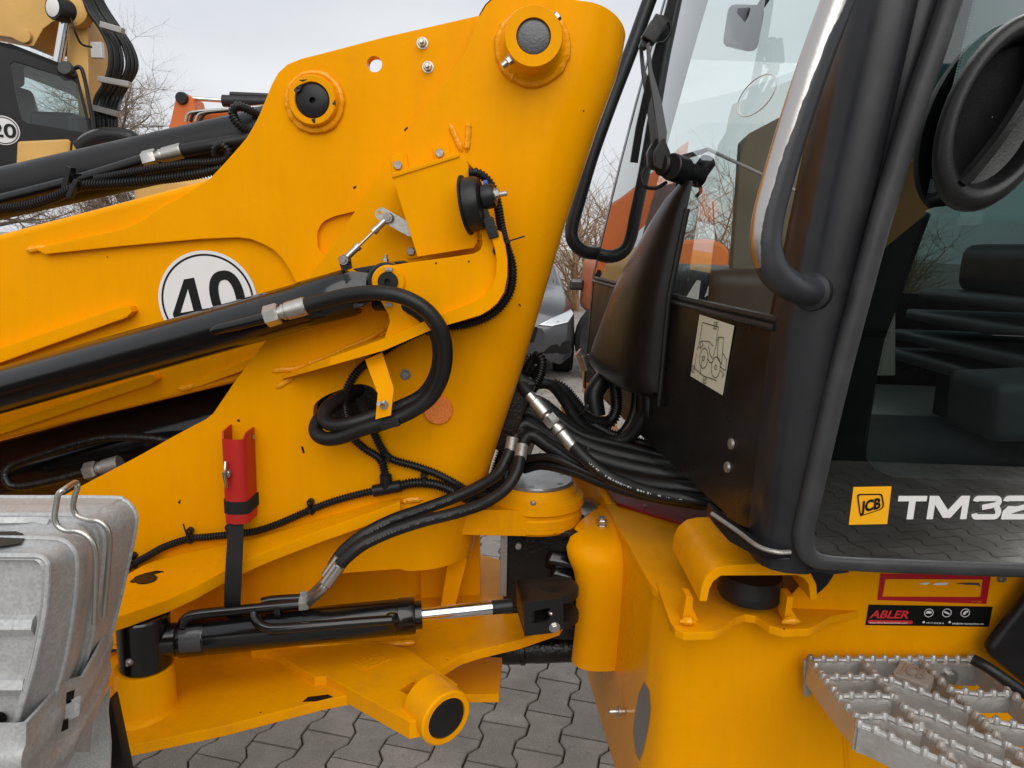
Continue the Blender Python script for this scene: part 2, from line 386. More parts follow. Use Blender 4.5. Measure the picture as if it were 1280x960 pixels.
def bolt(name, c, axis, r, parent, mat='zinc', washer=True, h=None, rot=0.3):
    m_ = MB(); ax = V(axis).normalized(); c = V(c); ref = V((math.sin(rot), 0, math.cos(rot))) if abs(ax.z) < 0.9 else V((math.cos(rot), math.sin(rot), 0))
    if washer: m_.lathe([(0, 0), (r*1.3, 0), (r*1.3, r*0.22), (0, r*0.22)], c, ax, 20); c = c+ax*(r*0.2)
    m_.hexp(c, ax, r, h or r*0.8, ref); return m_.build(name, mat, parent, smooth=30)
def text(name, s_, o, xd, yd, h, mat, parent, off=0.0, lift=0.0006, shear=0, width=None, align='LEFT'):
    cu = bpy.data.curves.new(name, 'FONT'); cu.body = s_; cu.size = 1; cu.offset = off; cu.shear = shear; cu.align_x = align; cu.resolution_u = 5
    ob = bpy.data.objects.new(name+'_tmp', cu); S.collection.objects.link(ob)
    dg = bpy.context.evaluated_depsgraph_get(); me = bpy.data.meshes.new_from_object(ob.evaluated_get(dg))
    bpy.data.objects.remove(ob); bpy.data.curves.remove(cu)
    xs = [v.co.x for v in me.vertices]; sx = h/0.72
    if width and xs: sx = width/(max(xs)-min(xs))
    o = V(o); xd = V(xd).normalized(); yd = V(yd).normalized(); zd = xd.cross(yd).normalized()
    for v in me.vertices: v.co = o+xd*(v.co.x*sx)+yd*(v.co.y*h/0.72)+zd*lift
    me.name = name; me.materials.append(MT[mat]); ob = bpy.data.objects.new(name, me); S.collection.objects.link(ob)
    attach(ob, parent); return ob
def strokes(name, lines, wd, o, xd, yd, mat, parent, lift=0.0006, closed=False):
    """flat lettering from centre lines with mitred corners; wd = stroke width"""
    m_ = MB(); o = V(o); xd = V(xd); yd = V(yd); zd = xd.cross(yd).normalized()
    for ln in lines:
        P = [V((p[0], p[1])) for p in ln]; n = len(P); L = []; Rr = []
        for i in range(n):
            a = P[max(0, i-1)]; b = P[min(n-1, i+1)]
            d1 = (P[i]-a).normalized() if i else (b-P[i]).normalized(); d2 = (b-P[i]).normalized() if i < n-1 else d1
            n1 = V((-d1.y, d1.x)); n2 = V((-d2.y, d2.x)); q = (n1+n2); q = q/max(0.35, q.length_squared)*2*(wd/2)
            L.append(P[i]+q); Rr.append(P[i]-q)
        f = lambda p: o+xd*p.x+yd*p.y+zd*lift
        m_.add([f(p) for p in L]+[f(p) for p in Rr], [(i, i+1, n+i+1, n+i) for i in range(n-1)])
    return m_.build(name, mat, parent, smooth=0, recalc=False)
def hose(name, pts, r, mat, parent, ribs=False, k=10, pitch=0.0058):
    m_ = MB(); P = spline(px(pts) if len(pts[0]) == 3 and not isinstance(pts[0], Vector) else pts, k)
    if ribs: m_.conduit(P, r, pitch)
    else: m_.tube(P, r, 14)
    return m_.build(name, mat, parent)
def weld(name, pts, r, parent, seed=0):
    rnd = random.Random(seed); P = resample(spline(px(pts), 8), r*0.7)
    m_ = MB(); m_.tube(P, r, 8, scale=[max(0.25, min(1, (i+1)/3, (len(P)-i)/3))*((1.0, 0.90)[i % 2]+0.14*rnd.random()) for i in range(len(P))])
    return m_.build(name, 'yellow_weld', parent)
def tie(name, u, v_, y, du, dv, r, parent, tail=0.02):
    """cable tie round a conduit that runs along the pixel direction (du,dv)"""
    p = aY(u, v_, y); t_ = (aY(u+du, v_+dv, y)-p).normalized(); a1 = t_.cross(V((0, 1, 0))).normalized(); a2 = V((0, 1, 0))
    m_ = MB(); m_.sweep([p+a1*(math.cos(a)*r)+a2*(math.sin(a)*r) for a in [2*math.pi*i/20 for i in range(20)]], [(-0.0025, -0.0009), (0.0025, -0.0009), (0.0025, 0.0009), (-0.0025, 0.0009)], True)
    Rm = Matrix((t_, a2, a1)).transposed(); m_.box(p+a1*(r*0.6)-a2*(r*0.9), (0.007, 0.006, 0.008), Rm)
    if tail: m_.box(p+a1*(r+tail*0.5)-a2*(r*0.9), (0.003, 0.0014, tail), Rm)
    return m_.build(name, 'plastic', parent, bevel=0.0005)
def fitting(name, a, b, r, parent, mat='zinc'):
    """crimped hose end: nut, neck and ferrule from a to b"""
    a = V(a); b = V(b); d = (b-a); L = d.length; m_ = MB()
    m_.hexp(a, d, r*1.25, L*0.33, None); m_.lathe([(r*0.75, L*0.33), (r*0.75, L*0.42), (r*0.95, L*0.42), (r*0.95, L*0.46), (r*0.8, L*0.5), (r*1.05, L*0.52), (r*1.1, L*0.97), (r*0.98, L), (0, L)], a, d, 18)
    return m_.build(name, mat, parent, smooth=28)
XA, YA, ZA = V((1, 0, 0)), V((0, 1, 0)), V((0, 0, 1))
# ================================================================ ground
PAV_ROT = R(-12.5)
def paver_outline(g=0.0034):
    e, m_ = 0.0825-g, 0.0565-g; h = 0.1-g
    q = [(e, -h), (e, -0.068), (m_, -0.032), (m_, 0.032), (e, 0.068), (e, h)]
    return [(x, y) for x, y in q] + [(-x, y) for x, y in reversed(q)]
def paver_mesh(jit=0):
    o = paver_outline(); n = len(o); c = 0.0035
    ins = [(x-math.copysign(c, x), y-math.copysign(c, y) if abs(abs(y)-0.0972) < 1e-6 else y) for x, y in o]
    vs = [(x, y, -0.03) for x, y in o]+[(x, y, -0.0035) for x, y in o]+[(x, y, 0) for x, y in ins]
    fs = [tuple(range(2*n, 3*n))]
    for i in range(n):
        j = (i+1) % n; fs += [(i, j, n+j, n+i), (n+i, n+j, 2*n+j, 2*n+i)]
    return vs, fs
pavement = MB(); G = 150
pavement.add([(-G, -60, -0.012), (G, -60, -0.012), (G, 300, -0.012), (-G, 300, -0.012)], [(0, 1, 2, 3)])
pavement = pavement.build('pavement', 'joint_sand', smooth=0); pavement['kind'] = 'structure'
me = bpy.data.meshes.new('paving_stone'); vs, fs = paver_mesh(); me.from_pydata(vs, [], fs); me.materials.append(MT['paver'])
cs, sn = math.cos(PAV_ROT), math.sin(PAV_ROT); cells = []
for i in range(-80, 81):
    for j in range(-50, 80):
        lx = i*0.139; ly = j*0.2+(0.1 if i % 2 else 0)
        X = 0.08+cs*lx-sn*ly; Y = 2.40+sn*lx+cs*(ly+0.1)
        if -7 < X < 9 and -4.5 < Y < 15: cells.append((X, Y))
def seen(X, Y):
    d = CM.transposed() @ (V((X, Y, 0))-C0)
    if d.z > -0.3: return 1e9
    u = 640+FPX*d.x/-d.z; v_ = 480-FPX*d.y/-d.z
    if not (60 < u < 800 and 560 < v_ < 1010): return 1e9
    return -v_
cells.sort(key=lambda c: (seen(*c), abs(c[0])+abs(c[1])))
rp = random.Random(3); q = []
for k, (X, Y) in enumerate(cells):
    dz = rp.uniform(-0.002, 0.002); tx, ty = rp.gauss(0, 0.006), rp.gauss(0, 0.006)
    if k < 300:
        ob = bpy.data.objects.new('paving_stone', me); S.collection.objects.link(ob); ob.location = (X, Y, dz)
        ob.rotation_euler = (tx, ty, PAV_ROT+rp.gauss(0, 0.006)); ob.parent = pavement
    else: q.append((X, Y, dz, tx, ty, PAV_ROT+rp.gauss(0, 0.006), rp.random()))
av = []; af = []; tone = []; nv = len(vs)
for X, Y, dz, tx, ty, rz, tn in q:
    c_, s_ = math.cos(rz), math.sin(rz); k = len(av)
    for x, y, z in vs: av.append((X+c_*x-s_*y, Y+s_*x+c_*y, z+dz+tx*y-ty*x))
    af += [tuple(i+k for i in f) for f in fs]; tone += [tn]*nv
m2 = bpy.data.meshes.new('paving_field'); m2.from_pydata(av, [], af); m2.materials.append(MT['paver'])
a_ = m2.attributes.new('tone', 'FLOAT', 'POINT'); a_.data.foreach_set('value', tone)
ob = bpy.data.objects.new('paving_field', m2); S.collection.objects.link(ob); ob.parent = pavement; ob['kind'] = 'stuff'
yard = MB(); yard.add([(-G, 14.8, -0.004), (G, 14.8, -0.004), (G, 300, -0.004), (-G, 300, -0.004)], [(0, 1, 2, 3)])
yard.add([(-G, -60, -0.004), (G, -60, -0.004), (G, -4.4, -0.004), (-G, -4.4, -0.004)], [(0, 1, 2, 3)])
yard.add([(-G, -4.4, -0.004), (-6.9, -4.4, -0.004), (-6.9, 14.8, -0.004), (-G, 14.8, -0.004)], [(0, 1, 2, 3)])
yard.add([(8.9, -4.4, -0.004), (G, -4.4, -0.004), (G, 14.8, -0.004), (8.9, 14.8, -0.004)], [(0, 1, 2, 3)])
yard = yard.build('yard_ground', 'ground_far', smooth=0); yard['kind'] = 'structure'
# ================================================================ the loader: front unit
loader = empty('telescopic_loader', (0.2, 1.62, 0), 'yellow articulated telescopic loader with black cab, lift arm and grated step', 'loader')
YT, YB, YH = 1.40, 1.455, 1.44        # distances: tower plate, boom side, boom head plate
# ---- tower: side plate with a large bend along its rear edge
sil = [(782, 47), (778, 70), (770, 100), (749, 156), (728, 218), (707, 280), (679, 373), (651, 467), (632, 525), (614, 580), (605, 615), (597, 655), (592, 684)]
rad = [0.055, 0.058, 0.06, 0.064, 0.068, 0.07, 0.075, 0.08, 0.09, 0.105, 0.12, 0.135, 0.145]
rows = []; edge = []
for (u, v_), r in zip(sil, rad):
    W = aY(u, v_, YT+r*0.9); row = []; rx = r*(1.65-0.06*len(rows))
    for k in range(15):
        a = math.pi/2*k/14; zt_ = W.z
        if not rows: zt_ = W.z+(aY(722, 1, YT).z-W.z)*math.cos(a)**1.2
        row.append(V((W.x-rx+rx*math.sin(a), YT+r*(1-math.cos(a)), zt_)))
    edge.append(row[0]); row += [V((W.x, 1.62, W.z)), V((W.x, 1.80, W.z))]; rows.append(row)
left = px([(720, 0), (706, -14), (680, -25), (645, -22), (620, -8), (606, 5), (598, 19), (590, 42), (579, 69), (562, 94), (539, 125), (492, 193), (445, 262), (420, 300), (384, 350), (331, 427), (291, 480), (266, 517), (256, 525), (244, 531), (216, 546), (166, 574), (78, 620), (40, 660), (60, 800), (150, 812), (300, 812), (385, 806), (388, 745), (398, 728), (415, 718), (445, 715), (500, 711)], YT)
outline = left + [V((p.x, YT, p.z)) for p in reversed(edge)]
slot = roundpoly(px([(391, 522), (392, 505), (407, 494), (448, 479), (466, 483), (476, 497), (474, 511), (462, 520), (420, 537), (399, 540)], YT), 0.012)
m_ = MB(); m_.prism(outline, (0, 0.03, 0), [slot], bev=range(1, 24)); m_.merge = True
m_.grid(rows)
tower = m_.build('tower', 'yellow', loader, bevel=0.003, smooth=40)
bmf = MB(); bmf.prism([V((p.x, 1.815, p.z)) for p in outline], (0, 0.03, 0)); bmf.build('tower_far_plate', 'yellow', loader)
m_ = MB(); m_.box(aY(435, 510, 1.47)+YA*0.03, (0.20, 0.10, 0.14)); m_.build('slot_dark_box', 'black_grease', tower)  # black box added inside so the slot opening looks dark
# pivot hub
c = aY(667, 45, 1.325); hub = V((c.x, YT, c.z))
m_ = MB(); m_.lathe([(0.049, 0.075), (0.0505, 0.072), (0.0505, 0.022), (0.056, 0.014), (0.066, 0.008), (0.069, 0.002), (0.069, -0.002)], hub, -YA, 48)
m_.lathe([(0.029, 0.060), (0.030, 0.075), (0.049, 0.075)], hub, -YA, 48); m_.build('pivot_boss', 'yellow', tower)
m_ = MB(); m_.lathe([(0, 0.0715), (0.024, 0.0715), (0.0285, 0.070), (0.029, 0.06)], hub, -YA, 40); m_.build('pivot_pin', 'steel_dark', tower)
d = V((-0.75, 0, -0.66)); bolt('lock_bolt', hub+d*0.049-YA*0.056, d, 0.0085, tower, h=0.009); m_ = MB(); m_.cyl(hub+d*0.058-YA*0.056, hub+d*0.070-YA*0.056, 0.006); m_.build('bolt_end', 'zinc', tower)
d = V((0.72, 0, 0.69)); bolt('lock_bolt', hub+d*0.049-YA*0.056, d, 0.0085, tower, h=0.008)
# small bolts on the tower
for u, v_, r in ((550, 192, 0.0085), (498, 207, 0.0085), (514, 314, 0.0085), (507, 468, 0.0085)):
    bolt('bolt', aY(u, v_, YT), -YA, r, tower, 'steel_dull')
m_ = MB(); rc = aY(548, 512, YT); m_.lathe([(0, 0.007), (0.0275, 0.007), (0.0295, 0.005), (0.0300, 0.0)], rc, -YA, 40); ref = m_.build('reflector', 'reflector_red', tower)
m_ = MB()
for a in (0.75, 2.25+0.5, 4.2): m_.box(rc+V((math.cos(a)*0.013, -0.0072, math.sin(a)*0.013)), (0.026, 0.0012, 0.0009), Matrix.Rotation(-a, 3, 'Y'))
m_.build('reflector_ridge', 'reflector_red', tower)
for k, q in enumerate(([(376, 557), (379, 559), (381, 566), (379, 567), (377, 562)], [(296, 525), (299, 524), (300, 527), (297, 527)], [(648, 379), (651, 381), (651, 384), (648, 381)], [(505, 162), (509, 158), (510, 160), (506, 165)], [(441, 234), (445, 232), (446, 234), (442, 237)], [(538, 640), (541, 639), (541, 642), (538, 643)], [(222, 628), (226, 624), (225, 630)])):
    m_ = MB(); m_.prism(px(q, YT-0.0006), (0, 0.0004, 0)); m_.build('paint_chip', 'ink', tower, smooth=0)
# weld tails
for k, p in enumerate(([(562, 155), (570, 172), (578, 190)], [(586, 152), (585, 170), (583, 192)], [(340, 464), (352, 462), (368, 461), (384, 455)], [(345, 485), (356, 478), (370, 469)], [(384, 455), (408, 446), (440, 432), (462, 423), (484, 409)])):
    weld('weld_bead', [(u, v_, YT-0.001) for u, v_ in p], 0.0055 if k < 4 else 0.004, tower, k)
# ---- boom
bp = [(-800, 502), (262, 223), (330, 205), (430, 183), (470, 215), (480, 330), (430, 420), (320, 473), (290, 480), (-800, 743)]
m_ = MB(); m_.prism(px(bp, YB), (0, 0.34, 0)); boom = m_.build('boom', 'yellow', loader, bevel=0.014, seg=3)
def bar(name, top, bot, y0, d, parent):
    """welded bar: top edge and bottom edge pixel pairs on the front plane"""
    m_ = MB(); f = px(top+bot, y0-d); m_.prism(f, (0, d, 0)); return m_.build(name, 'yellow', parent, bevel=0.003)
bar('boom_rib', [(-380, 565), (150, 383), (161, 383)], [(165, 390), (158, 397), (-380, 590)], YB, 0.026, boom)
bar('boom_rib', [(-380, 662), (182, 468), (192, 468)], [(196, 475), (188, 481), (-380, 670)], YB, 0.022, boom)
m_ = MB(); a = px([(232, 482), (325, 441), (325, 455), (232, 489)], YB); f = px([(232, 482, YB-0.002), (325, 443, YB-0.03), (325, 456, YB-0.03), (232, 489, YB-0.002)])
m_.add(a+f, [(4, 5, 6, 7), (0, 1, 5, 4), (2, 3, 7, 6), (1, 2, 6, 5), (3, 0, 4, 7)]); m_.build('boom_rib', 'yellow', boom, bevel=0.002)
for k, p in enumerate(([(221, 486), (233, 485), (243, 481)], [(160, 392), (164, 388), (163, 384)], [(193, 480), (195, 474), (192, 470)], [(33, 313), (45, 311), (60, 308)])):
    weld('weld_bead', [(u, v_, YB-0.004) for u, v_ in p], 0.0065, boom, 20+k)
# head plate (doubler) near and far
hp = [(45, 312), (59, 306), (110, 295), (153, 286), (180, 273), (200, 259), (230, 243), (262, 223), (281, 203), (297, 185), (308, 172), (318, 155), (325, 141), (339, 106), (347, 91), (359, 80), (376, 73), (400, 67), (480, 46), (598, 19), (650, 30), (650, 70), (520, 330), (420, 420), (369, 352), (362, 338), (353, 324), (341, 312), (328, 305), (313, 299), (297, 297), (250, 299), (150, 308), (56, 318)]
hole = circ(aY(468, 80, YH), 0.0145, XA, ZA, 20)
pocket = roundpoly(px([(397, 312), (396, 290), (403, 277), (418, 270), (452, 262), (452, 318), (420, 330)], YH), 0.01)
m_ = MB(); m_.prism(px(hp, YH), (0, 0.028, 0), [hole, pocket], bev=range(len(hp))); head = m_.build('boom_head_plate', 'yellow', loader, bevel=0.003)
m_ = MB(); m_.prism(px([(390, 318), (390, 270), (460, 255), (460, 330)], YH+0.012), (0, 0.006, 0)); m_.build('pocket_floor', 'yellow', head)
off = 0.36
m_ = MB(); m_.prism([p+V((0, off, 0)) for p in px(hp, YH)], (0, 0.028, 0)); m_.build('boom_far_head_plate', 'yellow', loader, bevel=0.002)
c = aY(390, 125, YH-0.022); pc = V((c.x, YH, c.z)); rnd = random.Random(5)
m_ = MB(); m_.lathe([(0.032, 0.016), (0.033, 0.022), (0.043, 0.022), (0.0455, 0.019), (0.0465, 0.008), (0.052, 0.005), (0.0555, 0.0), (0.0555, -0.002)], pc, -YA, 40); m_.build('pin_boss', 'yellow_dirty', head)
wr = circ(pc-YA*0.004, 0.051, XA, ZA, 46); m_ = MB(); m_.tube(wr, 0.006, 8, True, [0.8+0.5*rnd.random() for _ in wr]); m_.build('weld_bead', 'yellow_weld', head)
m_ = MB(); m_.lathe([(0, 0.006), (0.006, 0.006), (0.006, 0.0195), (0.028, 0.0195), (0.0315, 0.017), (0.032, 0.01)], pc, -YA, 36); m_.build('pin', 'black_satin', head)
for q in ([(367, 112), (371, 108), (378, 104), (376, 112), (370, 117)], [(389, 149), (394, 148), (394, 154), (391, 153)], [(374, 100), (384, 99), (378, 102)], [(415, 130), (419, 124), (420, 132)]):
    m_ = MB(); m_.prism(px(q, YH-0.0228), (0, 0.0006, 0)); m_.build('surface_patch', 'black_grease', head, smooth=0)  # dark scratch marks around the pin boss
wr = circ(hub-YA*0.006, 0.062, XA, ZA, 56); m_ = MB(); m_.tube(wr, 0.007, 8, True, [0.8+0.45*rnd.random() for _ in wr]); m_.build('weld_bead', 'yellow_weld', tower)
for u, v_ in ((528, 54), (535, 84)):
    p = aY(u, v_, YH); bolt('stud_nut', p, -YA, 0.0082, head, 'zinc', True, 0.010); m_ = MB(); m_.cyl(p-YA*0.01, p-YA*0.019, 0.0045, 12, bevel=0.001); m_.build('stud', 'zinc', head)
# ---- round speed sticker
sc = aY(260, 376, YB-0.0012); s_rot = R(12); SX = V((math.cos(s_rot), 0, math.sin(s_rot))); SZ = V((-math.sin(s_rot), 0, math.cos(s_rot)))
m_ = MB(); m_.lathe([(0, 0.0007), (0.1, 0.0007), (0.1, 0)], sc, -YA, 64); m_.build('speed_sticker', 'white', boom)['label'] = 'round white speed sticker reading 40'
m_ = MB(); m_.lathe([(0.0895, 0.0011), (0.0935, 0.0011)], sc, -YA, 64); m_.build('sticker_ring', 'ink', boom, recalc=False)
ho = aY(260, 376, YB-0.0024)
f4 = [(-0.034, -0.05), (-0.016, -0.05), (-0.016, -0.030), (-0.004, -0.030), (-0.004, -0.014), (-0.016, -0.014), (-0.016, 0.05), (-0.037, 0.05), (-0.077, -0.013), (-0.077, -0.030), (-0.034, -0.030)]
h4 = [(-0.034, -0.014), (-0.061, -0.014), (-0.034, 0.030)]
m_ = MB(); m_.prism([ho+SX*x+SZ*z for x, z in f4], (0, 0.0004, 0), [[ho+SX*x+SZ*z for x, z in h4]]); m_.build('sticker_digit', 'ink', boom, smooth=0)
zr = [(0.041+0.0255*math.copysign(abs(math.cos(a))**0.8, math.cos(a)), 0.0445*math.copysign(abs(math.sin(a))**0.9, math.sin(a))) for a in [2*math.pi*i/40 for i in range(41)]]
strokes('sticker_digit', [zr], 0.0185, ho, SX, SZ, 'ink', boom)
# ---- upper cylinder between the head plates
a = aY(-700, 400, 1.62); b = aY(418, 148, 1.62); dr = (b-a).normalized()
m_ = MB(); L = (b-a).length; m_.lathe([(0, 0), (0.053, 0), (0.053, L-0.16), (0.056, L-0.158), (0.056, L-0.10), (0.05, L-0.09), (0.04, L-0.05), (0.04, L)], a, b-a, 40); uc = m_.build('upper_cylinder', 'black_satin', loader)
hose('cylinder_pipe', [(-140, 285, 1.555), (0, 250, 1.555), (100, 224, 1.555), (182, 199, 1.555)], 0.0125, 'black_gloss', uc)
fitting('hose_fitting', aY(181, 200, 1.55), aY(228, 188, 1.55), 0.0145, uc)
hose('hydraulic_hose', [(226, 189, 1.55), (270, 181, 1.55), (320, 172, 1.56), (350, 165, 1.58)], 0.0135, 'rubber', uc)
hose('cable_conduit', [(-30, 265, 1.53), (30, 258, 1.53), (70, 246, 1.53), (100, 233, 1.53), (150, 229, 1.53), (200, 224, 1.53), (250, 217, 1.53), (290, 206, 1.54), (330, 190, 1.56)], 0.0105, 'plastic', uc, True)
hose('cable_conduit', [(120, 224, 1.535), (180, 213, 1.53), (230, 205, 1.53), (262, 203, 1.53), (282, 199, 1.53), (286, 190, 1.53), (278, 182, 1.53), (270, 185, 1.535), (269, 196, 1.54)], 0.0085, 'plastic', uc, True)
hose('cable_conduit', [(335, 150, 1.58), (312, 138, 1.56), (297, 133, 1.55), (291, 142, 1.55), (298, 155, 1.55), (312, 165, 1.56), (330, 172, 1.58)], 0.0095, 'plastic', uc, True)
m_ = MB(); m_.box(aY(86, 222, 1.54), (0.012, 0.02, 0.045), Matrix.Rotation(0.3, 3, 'Y')); m_.box(aY(92, 236, 1.515), (0.010, 0.014, 0.04), Matrix.Rotation(0.5, 3, 'Y')); m_.build('cable_tie', 'plastic', uc, bevel=0.002)
# ---- lift cylinder
a = aY(-480, 623, 1.335); b = aY(487, 352, 1.335); d = b-a; L = d.length
m_ = MB(); m_.lathe([(0, 0), (0.043, 0), (0.043, L-0.165), (0.0445, L-0.163), (0.0445, L-0.076), (0.042, L-0.07), (0.0, L-0.07)], a, d, 44); lc = m_.build('lift_cylinder', 'black_gloss', loader)
m_ = MB(); dn = d.normalized(); e1 = b-dn*0.072
m_.lathe([(0, 0), (0.047, 0), (0.047, 0.018), (0.03, 0.05), (0.03, 0.072)], e1, d, 4, ref=(0.3, 0.8, 0.8)); m_.cyl(b-YA*0.04, b+YA*0.045, 0.036, 28, bevel=0.004); m_.build('cylinder_eye', 'black_gloss', lc, bevel=0.003, ang=60)
hose('cylinder_pipe', [(262, 419, 1.312), (272, 412, 1.298), (300, 405, 1.29), (335, 396, 1.285)], 0.0105, 'black_gloss', lc)
fitting('hose_fitting', aY(333, 396, 1.28), aY(383, 382, 1.28), 0.0155, lc)
m_ = MB(); q = aY(440, 344, 1.30); m_.lathe([(0.017, 0), (0.017, 0.006), (0.0, 0.007)], aY(444, 362, 1.295), -YA+ZA*0.3, 20); m_.build('port_plug', 'black_gloss', lc)
# loop of two hoses to the slot in the tower
hose('hydraulic_hose', [(380, 383, 1.28), (405, 376, 1.275), (435, 369, 1.265), (470, 366, 1.25), (503, 371, 1.245), (532, 387, 1.245), (551, 412, 1.25), (557, 442, 1.26), (552, 472, 1.27), (538, 497, 1.28), (515, 514, 1.285), (485, 527, 1.285), (455, 536, 1.29), (425, 547, 1.30), (405, 548, 1.31), (395, 540, 1.325), (397, 527, 1.345), (410, 512, 1.375), (430, 500, 1.43), (450, 495, 1.50)], 0.0135, 'rubber', lc)
hose('hydraulic_hose', [(470, 380, 1.33), (505, 382, 1.30), (530, 396, 1.285), (545, 418, 1.285), (549, 445, 1.29), (543, 472, 1.30), (527, 494, 1.31), (500, 508, 1.31), (470, 519, 1.305), (440, 529, 1.30), (418, 532, 1.305), (406, 525, 1.32), (407, 512, 1.34), (420, 500, 1.37), (440, 490, 1.42), (460, 485, 1.50)], 0.0125, 'rubber', lc)
# ---- bracket with the cylinder pin
ear = [(468, 348), (472, 338), (482, 333), (500, 330), (560, 322), (592, 317), (600, 313), (603, 304), (601, 283), (614, 284), (627, 290), (632, 312), (633, 340), (630, 358), (617, 374), (600, 384), (540, 407), (486, 428), (480, 424), (484, 412), (487, 402), (485, 392), (478, 380), (471, 368)]
m_ = MB(); m_.prism(px(ear, 1.288), (0, 0.016, 0)); br = m_.build('cylinder_bracket', 'yellow', loader, bevel=0.002)
fo = [(413, 457), (480, 438), (540, 412), (600, 394), (612, 387), (622, 378), (630, 365), (634, 345), (634, 325), (631, 306), (626, 294)]
fi = [(613, 294), (618, 308), (621, 325), (620, 343), (616, 356), (609, 366), (600, 373), (590, 379), (532, 401), (478, 424), (413, 447)]
m_ = MB(); n1 = len(fo); F = px(fo, 1.272); I = px(list(reversed(fi)), 1.272); k = MB()
for i in range(n1-1):
    a_, b_, c_, d_ = F[i], F[i+1], I[i+1], I[i]
    m_.add([a_, b_, c_, d_] + [p+YA*0.128 for p in (a_, b_, c_, d_)], [(0, 1, 2, 3), (0, 4, 5, 1), (3, 2, 6, 7)] + ([(0, 3, 7, 4)] if i == 0 else []) + ([(1, 5, 6, 2)] if i == n1-2 else []))
fl = m_.build('bracket_flange', 'yellow', loader, smooth=50)
bpy.data.meshes[fl.data.name]
m_ = MB(); A = px([(413, 457, 1.272), (413, 447, 1.272), (413, 447, 1.272), (352, 470, 1.392), (352, 474, 1.392)]); p1, p2 = A[0], A[1]; p3, p4 = A[3], A[4]
m_.add([p1, p2, p3, p4, p1+YA*0.128, p2+YA*0.128, p3+YA*0.008, p4+YA*0.008], [(0, 1, 2, 3), (1, 5, 6, 2), (0, 3, 7, 4)]); m_.build('flange_taper', 'yellow', fl)
q = aY(486, 352, 1.288)
m_ = MB(); m_.lathe([(0.018, 0.002), (0.018, 0.007), (0.027, 0.007), (0.0295, 0.004), (0.0295, 0)], q, -YA, 32); m_.build('pin_ring', 'yellow', br)
m_ = MB(); m_.lathe([(0, 0.004), (0.006, 0.004), (0.006, 0.013), (0.017, 0.013), (0.018, 0.011), (0.018, 0)], q, -YA, 24); m_.build('cylinder_pin', 'black_satin', br)
for u, v_ in ((486, 337), (486, 381)): m_ = MB(); m_.box(aY(u, v_, 1.28), (0.013, 0.008, 0.007)); m_.build('lock_tab', 'steel_dull', br, bevel=0.001)
for u, v_ in ((545, 329), (586, 327)): m_ = MB(); m_.lathe([(0, 0.0006), (0.0016, 0.0006), (0.0018, 0)], aY(u, v_, 1.288), -YA, 10); m_.build('drill_mark', 'ink', br)
# hose clamp strip
m_ = MB(); st = [((457, 449), (478, 440), 1.30), ((460, 458), (481, 449), 1.30), ((473, 492), (493, 486), 1.272), ((470, 524), (489, 519), 1.264)]
rows = [[aY(*a_, y), aY(*b_, y)] for a_, b_, y in st]; m_.grid(rows); cl = m_.build('hose_clamp', 'yellow', loader, smooth=20, thick=0.004)
p = aY(480, 506, 1.263); bolt('clamp_bolt', p, -YA+XA*0.1, 0.0065, cl, 'zinc'); m_ = MB(); m_.cyl(p-YA*0.004, p-YA*0.02-XA*0.006+ZA*0.006, 0.0042, 10); m_.build('bolt_end', 'zinc', cl)
m_ = MB(); m_.box(aY(489, 528, 1.285), (0.036, 0.035, 0.014), Matrix.Rotation(-0.25, 3, 'Y')); m_.build('clamp_block', 'rubber', cl, bevel=0.002)
# ---- sheet cover, horn and sensor link
cv = [(490, 221), (574, 195), (583, 200), (587, 213), (597, 290), (597, 303), (592, 310), (522, 321), (514, 296)]
m_ = MB(); f = px(cv, 1.315); m_.prism(f, (0, 0.003, 0)); t1, t2 = f[0], f[1]
m_.add([t1+ZA*0.0, t2, t2+YA*0.085+ZA*0.004, t1+YA*0.085+ZA*0.004, t1-ZA*0.003+YA*0.001, t2-ZA*0.003+YA*0.001, t2+YA*0.085, t1+YA*0.085], [(0, 1, 2, 3), (4, 5, 6, 7), (0, 4, 7, 3), (1, 5, 6, 2)])
cvr = m_.build('sheet_cover', 'yellow', loader, bevel=0.0015)
m_ = MB(); tf = px([(489, 217, 1.312), (575, 190.5, 1.312), (574.5, 196, 1.312), (490, 222.5, 1.312)]); m_.prism(tf, (0, 0.004, 0)); m_.build('cover_fold', 'yellow', cvr, bevel=0.0015)
for uv in ([(488, 196), (508, 190), (512, 222), (492, 226)], [(540, 182), (560, 178), (566, 204), (545, 208)], [(505, 304), (524, 300), (528, 322), (508, 324)]):
    m_ = MB(); m_.prism(roundpoly(px(uv, YT-0.0035), 0.008), (0, 0.003, 0)); m_.build('cover_tab', 'yellow', cvr, bevel=0.0008)
m_ = MB(); s1 = px([(583, 197, 1.318), (592, 208, 1.318), (600, 290, 1.318), (597, 300, 1.318)]); m_.grid([s1, [p+YA*0.08 for p in s1]]); m_.build('cover_side', 'yellow', cvr, thick=0.003)
hc = aY(581, 257, 1.285); ax = V((0.95, -0.16, 0.19)).normalized()
m_ = MB(); m_.lathe([(0, 0), (0.047, 0.0), (0.0515, 0.001), (0.0515, 0.004), (0.0465, 0.006), (0.046, 0.024), (0.042, 0.031), (0.022, 0.033), (0.0, 0.033)], hc, ax, 40); hn = m_.build('horn', 'plastic', loader)
m_ = MB(); e = hc+ax*0.033+ZA*0.008; m_.lathe([(0.021, 0), (0.021, 0.017), (0.018, 0.021), (0, 0.021)], e, ax, 24); m_.build('horn_boss', 'plastic', hn)
bolt('horn_nut', e+ax*0.021+ZA*0.002, ax, 0.0085, hn, 'zinc'); m_ = MB(); m_.cyl(e+ax*0.027, e+ax*0.042, 0.0045, 12); m_.build('stud', 'zinc', hn)
